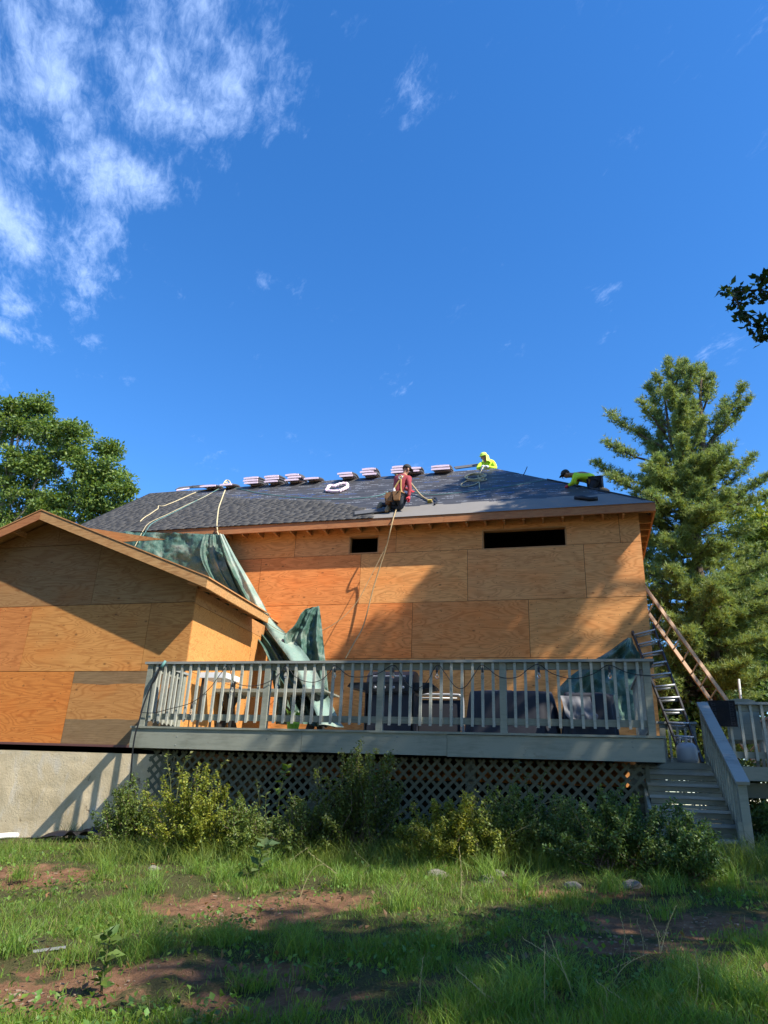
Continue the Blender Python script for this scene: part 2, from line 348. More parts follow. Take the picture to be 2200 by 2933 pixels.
def build_ground():
    xs = np.unique(np.concatenate([[-900, -300, -120, -60, -30, -20], np.arange(-14, 8, .12), [10, 14, 20, 30, 60, 150, 400, 900]]))
    ys = np.unique(np.concatenate([[-300, -100, -30, -12, -6, -2, 1], np.arange(2.5, 12.5, .12), [14, 17, 20, 26, 40, 80, 160, 400, 1200]]))
    X, Y = np.meshgrid(xs, ys); Z = gz(X, Y)
    near = (X > -14) & (X < 8) & (Y > 2) & (Y < 12.6)
    rel = np.zeros_like(Z); rel[near] = vnoise(X[near], Y[near], 1.3)*.05 + vnoise(X[near], Y[near], 5, 3.)*.018
    D = dirtness(X, Y); Z = Z + rel - .03*np.clip(D, 0, 1)
    V = np.stack([X, Y, Z], -1).reshape(-1, 3); w = len(xs); h = len(ys)
    i = (np.arange(h-1)[:, None]*w + np.arange(w-1)[None]).ravel(); F = np.stack([i, i+1, i+w+1, i+w], 1)
    t = NT('soil_and_thatch'); a = t.n('Attribute', attribute_type='GEOMETRY', attribute_name='bare').outputs['Fac']; p = t.n('NewGeometry').outputs['Position']
    n = t.noise(p, 6, 5, .65); f = t.noise(p, 55, 4, .7); g = t.noise(p, 5.5, 6, .7)
    soil = t.ramp(n, [(.25, (.10, .054, .030)), (.55, (.205, .108, .058)), (.8, (.30, .175, .105))])
    soil = t.mix(t.math('MULTIPLY', t.math('SUBTRACT', f, .52), 1.6, True), soil, (.33, .22, .15))
    turf = t.ramp(f, [(.3, (.035, .038, .014)), (.7, (.10, .09, .038))])
    c = t.mix(t.math('MULTIPLY', t.math('ADD', t.math('SUBTRACT', a, .42), t.math('MULTIPLY', t.math('SUBTRACT', g, .5), 2.2)), 3.0, True), turf, soil)
    t.bsdf(c, .95, t.bump(t.math('ADD', n, t.math('MULTIPLY', f, .5)), .9, .05), spec=.1)
    o = npmesh('ground', V, F, t.m, org=(0, 0, 0), smooth=True)
    at = o.data.attributes.new('bare', 'FLOAT', 'POINT'); at.data.foreach_set('value', np.clip(D, 0, 1).ravel().astype(np.float32))
    tag(o, kind='structure')
build_ground()
# ================================================================ house
YH, EY, EZ, EXR, XL = 14.7, 14.38, 5.80, 1.79, -12.62
RUN = 3.62; RY = EY+RUN; RZ = EZ+.755*RUN; RXR = EXR-RUN
PLY = [(.50, .215, .070), (.47, .235, .090), (.52, .27, .115), (.46, .25, .115), (.50, .30, .145), (.45, .20, .075)]
def split_holes(x0, x1, z0, z1, holes):
    xs = sorted({x0, x1, *[h[0] for h in holes], *[h[1] for h in holes]}); zs = sorted({z0, z1, *[h[2] for h in holes], *[h[3] for h in holes]})
    xs = [x for x in xs if x0 <= x <= x1]; zs = [z for z in zs if z0 <= z <= z1]; r = []
    for a, b in zip(xs, xs[1:]):
        for c, d in zip(zs, zs[1:]):
            if not any(h[0] <= (a+b)/2 <= h[1] and h[2] <= (c+d)/2 <= h[3] for h in holes): r.append((a, b, c, d))
    return r
house = empty('house', (-5.4, 18, -.5), 'long plywood-sheathed house being re-roofed, dark shingled hip roof', 'house')
G = .0045
WIN = [(-4.87, -4.15, 5.075, 5.52), (-1.81, -.01, 5.04, 5.51)]
def sheet(parent, x0, x1, z0, z1, y, col, holes=(), weather=0, th=.012, dy=0):
    mb = MB(); hs = [h for h in holes if h[0] < x1 and h[1] > x0 and h[2] < z1 and h[3] > z0]
    for a, b, c, d in split_holes(x0+G, x1-G, z0+G, z1-G, hs): mb.box(a, b, y+dy, y+dy+th, c, d)
    return obj('plywood_sheet', mb, MAT['ply'], parent, color=col, props={'weather': float(weather)})
rows = [(2.70, 3.91, [-10.65, -8.21, -5.77, -3.33, -.86, 1.48]), (3.91, 5.07, [-11.9, -9.45, -7.01, -4.56, -2.13, .32, 1.48]),
        (5.07, 5.76, [-11.07, -8.63, -6.19, -3.75, -1.33, 1.07, 1.48]), (1.48, 2.70, [-8.9, -7.0, -4.6, -2.2, .25, 1.48]), (.3, 1.48, [-8.2, -5.8, -3.3, -.9, 1.48])]
cc = {(0,2): 0, (0,1): 0, (0,3): 1, (0,4): 2, (1,2): 0, (1,3): 2, (1,4): 3, (1,5): 3, (2,2): 3, (2,3): 2, (2,1): 2, (2,4): 3, (2,5): 3}
CCOL = {0: (.79, .285, .08), 1: (.74, .31, .097), 2: (.75, .35, .114), 3: (.69, .325, .114)}
for ri, (z0, z1, xs) in enumerate(rows):
    for si, (a, b) in enumerate(zip(xs, xs[1:])):
        k = cc.get((ri, si), None); col = CCOL[k] if k is not None else (CCOL[2] if ri > 2 else CCOL[0])
        j = 1 + random.uniform(-.07, .07); col = tuple(c*j for c in col)
        sheet(house, a, b, z0, z1, YH, col, WIN, dy=random.uniform(-.003, .003))
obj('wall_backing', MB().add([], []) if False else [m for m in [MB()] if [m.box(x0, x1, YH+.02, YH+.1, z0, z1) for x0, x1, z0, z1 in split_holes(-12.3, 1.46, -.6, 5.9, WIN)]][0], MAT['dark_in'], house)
obj('side_wall', MB().box(1.44, 1.468, YH+.02, 21.2, -.6, 5.9), MAT['ply'], house, color=CCOL[2])
obj('side_wall', MB().box(-12.3, -12.27, YH+.1, 21.2, -.6, 5.9), MAT['ply'], house, color=CCOL[2])
obj('gable_wall', MB().prism([(-12.3, YH, 5.9), (-12.3, 21.2, 5.9), (-12.3, RY, RZ-.1)], (.03, 0, 0)), MAT['ply'], house, color=CCOL[2])
obj('back_wall', MB().box(-12.3, 1.46, 21.2, 21.25, -.6, 5.9), MAT['ply'], house, color=CCOL[2])
for (x0, x1, z0, z1) in WIN:       # rough openings with their jambs, sills, headers
    w = obj('window_opening', MB().box(x0, x1, YH+.001, YH+.14, z1-.03, z1-.001), MAT['lumber'], house)
    obj('jamb', MB().box(x0+.001, x0+.03, YH+.002, YH+.14, z0, z1-.031), MAT['lumber'], w)
    obj('jamb', MB().box(x1-.03, x1-.001, YH+.002, YH+.14, z0, z1-.031), MAT['lumber'], w)
    obj('sill', MB().box(x0+.031, x1-.031, YH+.002, YH+.14, z0+.001, z0+.03), MAT['lumber'], w)
# roof decks
def slab(poly, th, nrm): return MB().prism(poly, Vector(nrm)*-th)
nf = Vector((0, -.755, 1)).normalized(); nr = Vector((.755, 0, 1)).normalized(); nb = Vector((0, .755, 1)).normalized()
BY = 2*RY-EY
roof = obj('roof', slab([(XL, EY, EZ), (EXR, EY, EZ), (RXR, RY, RZ), (XL, RY, RZ)], .05, nf), MAT['lumber'], house)
obj('roof_slope', slab([(XL, RY, RZ), (RXR, RY, RZ), (EXR, BY, EZ), (XL, BY, EZ)], .04, nb), MAT['starter'], roof)
obj('hip_slope', slab([(EXR, EY, EZ), (EXR, BY, EZ), (RXR, RY, RZ)], .04, nr), MAT['underlay'], roof)
def rp(x, s, lift=0.0): return Vector((x, EY, EZ)) + SL*s + nf*lift       # point on the front slope
SMAX = RUN/SL.y
def hipx(s): return EXR - s*SL.y
for k, (s0, s1) in enumerate(((.86, 1.9), (1.8, 2.85), (2.75, 3.75), (3.65, SMAX-.01))):   # overlapping rolls of underlayment
    mb = MB(); l0 = .006+.003*k; xa = XL+.02
    def gf(u, v, s0=s0, s1=s1, l0=l0):
        s = s0+(s1-s0)*v; x = xa + (hipx(s)-xa)*u
        return rp(x, s, l0 + .004*abs(mnoise.noise(Vector((x*1.2, s*3, k*7.)))) )
    mb.grid(gf, 60, 6); obj('underlayment_strip', mb, MAT['underlay'], roof, smooth=True)
mb = MB(); mb.grid(lambda u, v: rp(-5.2+(hipx(.92*v)+5.2)*u, -.02+.94*v, .008+.003*math.sin(u*40)*v), 50, 3)
obj('eave_membrane', mb, MAT['starter'], roof, smooth=True)
# shingle courses laid so far: stepped right-hand edge
def shingle_right(s):
    return float(np.interp(s, [0, .55, .95, 1.5, 2.0, 2.6, 3.1, 3.7, 4.2, 4.6], [-4.25, -4.4, -4.9, -5.6, -6.4, -8.3, -9.3, -10.6, -11.3, -11.7]))
def build_shingles():
    V = []; F = []; C = []; ex = .142; k = 0; s = -.02
    while s < SMAX-.05:
        xr = shingle_right(s) + random.uniform(-.12, .12); x = XL - random.uniform(0, .1)
        while x < xr:
            w = random.choice((.11, .16, .2, .26, .33)); x1 = min(x+w, xr+.05); lift = random.choice((.013, .015)); top = min(s+ex+.03, SMAX)
            b = len(V); x0c = max(x, XL-.02)
            for xx, ss, ll in ((x0c, s, .004), (x1-.004, s, .004), (x1-.004, s, lift+.006), (x0c, s, lift+.006), (x0c, top, .010), (x1-.004, top, .010)): V.append(tuple(rp(xx, ss, ll+.012)))
            F += [(b, b+1, b+2, b+3), (b+3, b+2, b+5, b+4), (b, b+3, b+4, b), (b+1, b+5, b+2, b+1)]
            g = random.uniform(.078, .102)*random.choice((1, 1, .9)); C += [(g*1.03, g, g*.96)]*4
            x = x1
        s += ex; k += 1
    F = [f for f in F]; tri = []; tc = []
    for f, c in zip(F, C):
        if f[0] == f[3]: tri.append(f[:3]); tc.append(c)
        else: tri += [(f[0], f[1], f[2]), (f[0], f[2], f[3])]; tc += [c, c]
    o = npmesh('shingles', np.array(V), np.array(tri), MAT['shingle'], roof, np.array(tc)); tag(o, kind='stuff')
build_shingles()
for k in range(24):      # hip shingles started on the far side of the right hip, edges showing past it
    s = .3+k*.13; x = hipx(s)
    c = Vector((x+.07, EY+s*SL.y+.05, EZ+s*SL.z+.01)); d = Vector((-.55, .55, .42)).normalized()
    if k < 19: obj('hip_shingle', MB().obox(c, (d, Vector((.7, .7, 0)).normalized(), d.cross(Vector((.7, .7, 0))).normalized()), (.11, .13, .012)), MAT['black'], roof)
# fascia, soffit framing
fx = [XL, -9.1, -5.3, -2.6, 1.79]
for a, b in zip(fx, fx[1:]): obj('fascia_board', MB().box(a+.002, b-.002, EY-.002, EY+.036, EZ-.185, EZ-.012), MAT['lumber_red'], house)
obj('fascia_board', MB().box(EXR-.038, EXR-.001, EY+.038, BY, EZ-.185, EZ-.012), MAT['lumber_red'], house)
r0 = None
for k in range(35):
    x = XL+.25+k*.41
    if x > 1.4: break
    if r0 is None:
        r0 = obj('rafter_tail', MB().prism([(x-.02, EY+.037, EZ-.215), (x-.02, YH-.005, EZ-.215), (x-.02, YH-.005, EZ+.13), (x-.02, EY+.037, EZ-.05)], (.04, 0, 0)), MAT['lumber'], house); x00 = x
    else: again('rafter_tail', r0, house, (x-x00, 0, 0))
r1 = None
for k in range(16):
    y = YH+.35+k*.41
    if r1 is None: r1 = obj('rafter_tail', MB().prism([(1.47, y-.02, EZ-.2), (EXR-.04, y-.02, EZ-.2), (EXR-.04, y-.02, EZ-.05), (1.47, y-.02, EZ+.14)], (0, .04, 0)), MAT['lumber'], house); y00 = y
    else: again('rafter_tail', r1, house, (0, y-y00, 0))
obj('hip_rafter', MB().beam((1.46, YH-.01, EZ-.02), (EXR-.04, EY+.04, EZ-.12), .05, .15), MAT['lumber'], house)
# ================================================================ gabled wing on the left
YG, XC, XCOR = 11.0, -9.79, -6.44
wing = empty('gabled_wing', (XC, 12.8, -.9), 'gable-ended plywood wing on a concrete foundation at the left', 'building')
PKZ, RKE = 4.80, -6.03; SLP = (4.84-3.36)/(RKE-XC)     # rake: top edge from the peak to the eave
def rakez(x): return 4.84 - SLP*abs(x-XC)
def gsheet(x0, x1, z0, z1, col, weather=0):
    # sheet cut to the gable slope, 0.2 below the rake top
    x0 += G; x1 -= G; z0 += G; z1 -= G
    lim = lambda x: min(z1, rakez(x)-.06)
    xs = sorted({x0, x1, *[x for x in (XC, XC+(4.84-.06-z1)/SLP, XC-(4.84-.06-z1)/SLP, XC+(4.84-.06-z0)/SLP, XC-(4.84-.06-z0)/SLP) if x0 < x < x1]})
    top = [(x, max(z0, lim(x))) for x in xs]
    poly = [(x0, z0), (x1, z0)] + [p for p in reversed(top)]
    q = []
    for p in poly:
        if not q or (abs(p[0]-q[-1][0]) + abs(p[1]-q[-1][1])) > 1e-4: q.append(p)
    if abs(q[0][0]-q[-1][0]) + abs(q[0][1]-q[-1][1]) < 1e-4: q.pop()
    if len(q) < 3: return
    obj('plywood_sheet', MB().prism([(x, YG+random.uniform(-.002, .002), z) for x, z in q], (0, .014, 0)), MAT['ply'], wing, color=col, props={'weather': float(weather)})
A = (.51, .22, .058); B = (.55, .26, .075); Cc = (.49, .235, .068)
for x0, x1, c, w in ((-13.1, -11.08, A, 0), (-11.08, -8.64, (.58, .21, .045), 0), (-8.64, XCOR, (.47, .225, .07), 1)): gsheet(x0, x1, .60, 1.83, c, w)
for x0, x1, c in ((-13.1, -12.28, A), (-12.28, -9.83, (.54, .21, .06)), (-9.83, -7.31, B), (-7.31, XCOR, Cc)): gsheet(x0, x1, 1.83, 3.045, c)
for x0, x1, c in ((-13.1, -11.02, Cc), (-11.02, -8.58, (.36, .20, .08)), (-8.58, XCOR, (.37, .215, .085))): gsheet(x0, x1, 3.045, 4.25, c)
for x0, x1, c in ((-11.6, -9.6, (.38, .2, .08)), (-9.6, -7.2, (.36, .19, .075))): gsheet(x0, x1, 4.25, 4.9, c)
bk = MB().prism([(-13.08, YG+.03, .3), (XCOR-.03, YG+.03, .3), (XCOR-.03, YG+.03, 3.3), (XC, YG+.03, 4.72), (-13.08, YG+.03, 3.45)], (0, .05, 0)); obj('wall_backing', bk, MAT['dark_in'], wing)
for y0, y1, z0, z1, c in ((YG, 13.44, .6, 1.85, (.55, .27, .08)), (13.44, YH-.01, .6, 1.85, B), (YG, 13.44, 1.85, 3.02, (.56, .275, .082)), (13.44, YH-.01, 1.85, 3.02, (.52, .255, .08)), (YG, YH-.01, 3.02, 3.3, (.45, .24, .095))):
    obj('plywood_sheet', MB().box(XCOR-.013, XCOR+random.uniform(0, .002), y0+(.016 if y0 == YG else .004), y1-.004, z0+.004, z1-.004), MAT['ply'], wing, color=c, props={'weather': 0.})
# rake boards
for sx, xe in ((1, RKE), (-1, 2*XC-RKE)):
    h = .185; y0 = 10.60
    obj('rake_board', MB().prism([(XC+sx*.001, y0, 4.84-.012), (xe, y0, rakez(xe)-.012), (xe, y0, rakez(xe)-h), (XC+sx*.001, y0, 4.84-h)][::sx], (0, .038, 0)), MAT['rake'] if sx > 0 else MAT['lumber_red'], wing)
    tail = 13.26 if sx > 0 else 14.6
    obj('eave_board', MB().box(xe-(.04 if sx > 0 else 0), xe+(0 if sx > 0 else .04), y0+.040, tail, rakez(xe)-.185, rakez(xe)-.02), MAT['rake'], wing)
    q = [(XC, y0-.01, 4.84), (xe+sx*.03, y0-.01, rakez(xe+sx*.03)), (xe+sx*.03, 13.28 if sx > 0 else 14.69, rakez(xe+sx*.03)), *([(XCOR+.02, 13.28, rakez(XCOR+.02)), (XCOR+.02, 14.69, rakez(XCOR+.02))] if sx > 0 else []), (XC, 14.69, 4.84)]
    obj('roof_deck', MB().prism(q if sx > 0 else q[::-1], (0, 0, .022)), MAT['lumber'], wing)
lk = None
for k in range(7):     # rafter tails along the eave
    y = 10.66+k*.405
    if lk is None: lk = obj('rafter_tail', MB().prism([(XCOR, y, 3.28), (RKE-.041, y, 3.20), (RKE-.041, y, 3.34), (XCOR, y, 3.49)], (0, .04, 0)), MAT['lumber'], wing); yk = y
    else: again('rafter_tail', lk, wing, (0, y-yk, 0))
for x in (-9.2, -8.0, -7.0): obj('lookout', MB().box(x, x+.04, 10.64, YG-.005, rakez(x)-.16, rakez(x)-.06), MAT['lumber'], wing)
for x in (-10.4, -11.6): obj('lookout', MB().box(x, x+.04, 10.64, YG-.005, rakez(x)-.16, rakez(x)-.06), MAT['lumber'], wing)
obj('flashing', MB().box(-13.2, XCOR+.0, 10.955, 11.01, .565, .603), MAT['flash'], wing)
obj('mudsill', MB().box(-13.1, XCOR+.02, 11.03, 11.2, .45, .565), MAT['dark_in'], wing)  # painted near-black for the shadow in the recess under the flashing
def fnd(u, v):
    x = -13.3+(XCOR+.04+13.3)*u; z = -1.3+(.47+1.3)*v
    return (x, 10.985 + .012*mnoise.noise(Vector((x*2, z*2, 0))) + .02*max(0, mnoise.noise(Vector((x*4, z*5, 3)))-.35), z)
fo = obj('foundation_wall', MB().grid(fnd, 120, 40), MAT['concrete'], wing, smooth=True)
obj('foundation_top', MB().box(-13.3, XCOR+.04, 10.99, 11.25, .40, .462), MAT['concrete'], fo)
obj('foundation_side', MB().box(XCOR+.0, XCOR+.039, 11.0, YH, -1.2, .46), MAT['concrete'], fo)
# ================================================================ deck
DY, DZ = 9.85, .82
MAT['rail_paint'] = m_plain('grey_paint', (.20, .21, .195), .6)
deck = empty('deck', (-2.7, 11.5, -.7), 'raised grey painted deck with railing and lattice skirt in front of house', 'deck')
def post(x, y, z0, z1, w=.09, parent=None): return obj('post', MB().box(x-w/2, x+w/2, y-w/2, y+w/2, z0, z1), MAT['deck'], parent or deck)
for a, b, dz in ((-6.53, -3.79, 0), (-3.785, -1.715, .004), (-1.71, 1.02, -.004)):
    f = obj('fascia_board', MB().box(a, b, DY, DY+.04, .51+dz, .79+dz), MAT['deck'], deck)
    nails = MB()
    for k in range(int((b-a)/.41)):
        for j in range(5): nails.box(a+.2+k*.41-.004, a+.2+k*.41+.004, DY-.002, DY+.002, .55+j*.05, .558+j*.05)
    for k in range(2):
        x = a+.12+random.random()*(b-a-.3)
        for zz in random.sample([.56, .62, .68, .74], 2): nails.lathe((x+random.uniform(-.03, .03), DY+.004, zz), [(.011, 0), (.010, .006), (.004, .010)], 8, (0, -1, 0))
    tag(obj('nail_heads', nails, MAT['rail_paint'], f), kind='stuff')
obj('rim_board', MB().box(-6.53, -6.49, DY+.041, 10.97, .51, .79), MAT['deck'], deck)
obj('rim_board', MB().box(.98, 1.02, DY+.041, 14.6, .51, .79), MAT['deck'], deck)
b0 = None
for k in range(34):
    y = DY-.02+k*.143; x0 = -6.55 if y < 10.85 else XCOR+.05
    if k in (0, 8): b0 = obj('deck_board', MB().box(x0, 1.04, y, y+.137, DZ-.028, DZ), MAT['deck'], deck); y0b = y
    else: again('deck_board', b0, deck, (0, y-y0b, 0))
j0 = None
for k in range(14):
    x = -6.3+k*.56
    if j0 is None: j0 = obj('joist', MB().box(x, x+.04, 11.05, 14.6, .56, .785), MAT['lattice'], deck); xj = x
    else: again('joist', j0, deck, (x-xj, 0, 0))
for x in (-6.3, -3.8, -1.5, .7): post(x, 10.6, -1.1, .5, .14)
def railing(parent, a, b, z0, h, posts, side, mat=None, sp=.145, cap=True, offs=.06):
    # a, b: ends (x, y) of the rail line; side: unit vector to the outside face where balusters sit
    mat = mat or MAT['deck']; a = Vector((*a, 0)); b = Vector((*b, 0)); d = (b-a).normalized(); n = Vector((*side, 0)); L = (b-a).length; up = Vector((0, 0, 1))
    if cap: obj('cap_rail', MB().obox((a+b)/2 + up*(z0+h+.018), (d, n, up), (L/2+.07, .072, .018)), MAT['cap'], parent)
    obj('top_rail', MB().obox((a+b)/2 + up*(z0+h-.048), (d, n, up), (L/2-.045, .018, .044)), mat, parent)
    obj('bottom_rail', MB().obox((a+b)/2 + up*(z0+.15), (d, n, up), (L/2-.045, .018, .044)), mat, parent)
    for q in posts: 
        p = a+d*q; obj('post', MB().obox(p+up*(z0+h/2), (d, n, up), (.045, .045, h/2-.001)), mat, parent)
    k = int(L/sp); first = None
    for i in range(1, k+1):
        q = i*L/(k+1)
        if any(abs(q-pq) < .075 for pq in posts): continue
        c = a+d*q+n*(.019+.019)
        if first is None:
            mb = MB(); w = .018; o_ = c
            lo, hi = z0+.075, z0+h-.002; cut = .035
            vs = [o_-d*w-n*w+up*(lo+cut), o_+d*w-n*w+up*(lo+cut), o_+d*w+n*w+up*lo, o_-d*w+n*w+up*lo]
            mb.add(vs + [o_-d*w-n*w+up*hi, o_+d*w-n*w+up*hi, o_+d*w+n*w+up*hi, o_-d*w+n*w+up*hi], [(0,3,2,1),(4,5,6,7),(0,1,5,4),(1,2,6,5),(2,3,7,6),(3,0,4,7)])
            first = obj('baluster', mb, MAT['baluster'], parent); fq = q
        else: 
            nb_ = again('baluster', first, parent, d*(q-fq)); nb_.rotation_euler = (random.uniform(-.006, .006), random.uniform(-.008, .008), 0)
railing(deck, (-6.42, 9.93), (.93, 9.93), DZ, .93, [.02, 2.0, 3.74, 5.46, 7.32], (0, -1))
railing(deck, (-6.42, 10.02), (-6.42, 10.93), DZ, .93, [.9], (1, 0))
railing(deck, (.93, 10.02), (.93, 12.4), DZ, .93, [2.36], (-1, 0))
# lattice skirt: crossed laths clipped to the panel
def clip_strip(c, sgn, x0, x1, z0, z1):
    pts = []
    # line x = c + sgn*(z-z0)
    za, zb = z0, z1
    if sgn > 0: za = max(z0, z0+(x0-c)); zb = min(z1, z0+(x1-c))
    else: za = max(z0, z0+(c-x1)); zb = min(z1, z0+(c-x0))
    if zb-za < .05: return None
    return (c+sgn*(za-z0), za), (c+sgn*(zb-z0), zb)
LX0, LX1, LZ0, LZ1, LY = -6.4, .80, -1.0, .50, 10.25
for sgn, y in ((1, LY), (-1, LY+.009)):
    c = LX0-(LZ1-LZ0) if sgn > 0 else LX0
    while c < LX1+(0 if sgn > 0 else LZ1-LZ0):
        s_ = clip_strip(c, sgn, LX0, LX1, LZ0, LZ1)
        if s_:
            (xa, za), (xb, zb) = s_; dx, dz = .707*sgn*.021, .707*.021
            obj('lattice_strip', MB().prism([(xa-dz, y, za+dx), (xa+dz, y, za-dx), (xb+dz, y, zb-dx), (xb-dz, y, zb+dx)][::1], (0, .008, 0)), MAT['lattice'], deck)
        c += .156
obj('lattice_frame', MB().box(LX1, LX1+.05, LY-.01, LY+.02, LZ0, .5), MAT['lattice'], deck)
obj('lattice_frame', MB().box(-2.92, -2.84, LY-.012, LY-.002, LZ0, .5), MAT['lattice'], deck)
# ================================================================ stairs, landing and the second deck on the right
stair = empty('stair', (1.25, 10, -.5), 'grey wooden steps with handrail climbing to the landing at right', 'staircase')
SX0, SX1 = .80, 1.68
NST = 7; RISE = (.57+.45)/NST; TR = .272
for k in range(NST):
    zt = -.45+RISE*(k+1); yf = 9.1+TR*k
    if k < NST-1:
        obj('tread', MB().box(SX0, SX1, yf-.04, yf+.125, zt-.036, zt), MAT['cap'], stair); obj('tread', MB().box(SX0, SX1, yf+.131, yf+TR+.003, zt-.034, zt), MAT['deck'], stair)  # front tread boards use the lighter paint to stand in for lit edges
    obj('riser', MB().box(SX0+.01, SX1-.01, yf+.004, yf+.024, zt-RISE+.004, zt-.036-RISE*.45), MAT['deck'], stair)
    obj('riser', MB().box(SX0+.01, SX1-.01, yf+.004, yf+.024, zt-RISE*.45-.031, zt-.036), MAT['deck'], stair)
for x in (SX0-.04, SX1): obj('stringer', MB().prism([(x, 9.08, -.65), (x, 9.08, -.33), (x, 11.0, .55), (x, 11.0, .2)][::-1], (.038, 0, 0)), MAT['deck'], stair)
hx = 1.70
obj('handrail', MB().beam((hx, 9.0, .27), (hx, 11.05, 1.37), .14, .036), MAT['cap'], stair)
obj('top_rail', MB().beam((hx, 9.14, .27), (hx, 10.98, 1.26), .036, .085), MAT['deck'], stair)
obj('bottom_rail', MB().beam((hx, 9.14, -.27), (hx, 10.98, .72), .036, .085), MAT['deck'], stair)
obj('post', MB().box(hx-.045, hx+.045, 9.06, 9.15, -.55, .29), MAT['deck'], stair); obj('post', MB().box(hx-.045, hx+.045, 10.98, 11.07, .2, 1.33), MAT['deck'], stair)
obj('post_block', MB().box(hx-.10, hx-.05, 9.05, 9.14, -.5, -.12), MAT['deck'], stair)
fb = None
for k in range(12):
    y = 9.27+k*.142; z = -.27+(y-9.14)*.538
    if fb is None: fb = obj('baluster', MB().prism([(hx-.056, y, z-.06), (hx-.056, y+.036, z-.04), (hx-.056, y+.036, z+.60), (hx-.056, y, z+.58)], (.036, 0, 0)), MAT['deck'], stair); yb, zb_ = y, z
    else: again('baluster', fb, stair, (0, y-yb, z-zb_))
land = empty('side_deck', (2.6, 12.6, -.5), 'grey deck and landing at the top of the steps, far right', 'deck')
b0 = None
for k in range(26):
    y = 11.0+k*.143; xa = .99+.06; xb = 1.78 if y < 11.48 else 5.2
    if k in (0, 4): b0 = obj('deck_board', MB().box(xa, xb, y, y+.137, .545, .573), MAT['deck'], land); yb = y
    else: again('deck_board', b0, land, (0, y-yb, 0))
obj('fascia_board', MB().box(1.80, 5.2, 11.46, 11.50, .38, .56), MAT['deck'], land)
for x in (1.95, 3.4, 5.0): post(x, 11.7, -.9, .4, .14, land)
obj('beam', MB().box(1.8, 5.2, 11.62, 11.66, .16, .36), MAT['lattice'], land)
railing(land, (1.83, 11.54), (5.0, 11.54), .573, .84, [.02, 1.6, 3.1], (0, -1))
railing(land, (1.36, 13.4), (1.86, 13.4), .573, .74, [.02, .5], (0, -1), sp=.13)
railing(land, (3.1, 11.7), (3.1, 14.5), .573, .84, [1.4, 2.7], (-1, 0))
# ================================================================ vegetation
MAT['leaf'] = m_leaf('broad_leaf', .38); MAT['needle'] = m_leaf('pine_needle', .34, .55); MAT['blade'] = m_leaf('grass_blade', .4, .5)
MAT['bark'] = m_bark('grey_brown_bark', (.05, .038, .028), (.17, .13, .10)); MAT['bark_pale'] = m_bark('pale_bark', (.16, .13, .10), (.36, .31, .25)); MAT['stem'] = m_bark('green_stem', (.05, .06, .02), (.12, .13, .05))
def unit(n):
    v = RNG.normal(size=(n, 3)); return v/np.linalg.norm(v, axis=1, keepdims=True)
def leaves(pos, size, base, vary=.35, up=.35, aspect=.55, outward=None):
    # pos (n,3): one folded leaf (two triangles sharing the midrib) each
    n = len(pos); d = unit(n); nrm = unit(n)*.8; nrm[:, 2] += up*2
    if outward is not None: d = d*.7 + outward*.6
    d /= np.linalg.norm(d, axis=1, keepdims=True)
    s = np.cross(d, nrm); s /= np.linalg.norm(s, axis=1, keepdims=True)+1e-9
    k = np.cross(s, d)
    L = (size*RNG.uniform(.6, 1.25, n))[:, None]; W = L*aspect*.5
    a = pos; b = pos + d*L; m = pos + d*L*.45
    V = np.stack([a, m + s*W + k*W*.35, b, m - s*W + k*W*.35], 1).reshape(-1, 3)
    i = np.arange(n)*4; F = np.stack([i, i+1, i+2, i, i+2, i+3], 1).reshape(-1, 3)
    j = RNG.uniform(1-vary, 1+vary, n)[:, None]; hue = RNG.uniform(-1, 1, n)[:, None]
    C = np.asarray(base)[None]*j*(1+hue*np.array([.22, .05, -.15]))
    return V, F, np.repeat(np.clip(C, 0, 1), 2, 0)
def branch_path(a, b, sag=.0, wob=.08, n=5):
    a = Vector(a); b = Vector(b); L = (b-a).length; r = []
    for i in range(n+1):
        t = i/n; p = a.lerp(b, t); w = math.sin(math.pi*t)*L*wob
        r.append(p + Vector((random.uniform(-1, 1)*w, random.uniform(-1, 1)*w, random.uniform(-.6, .6)*w - sag*math.sin(math.pi*t)*L)))
    return r
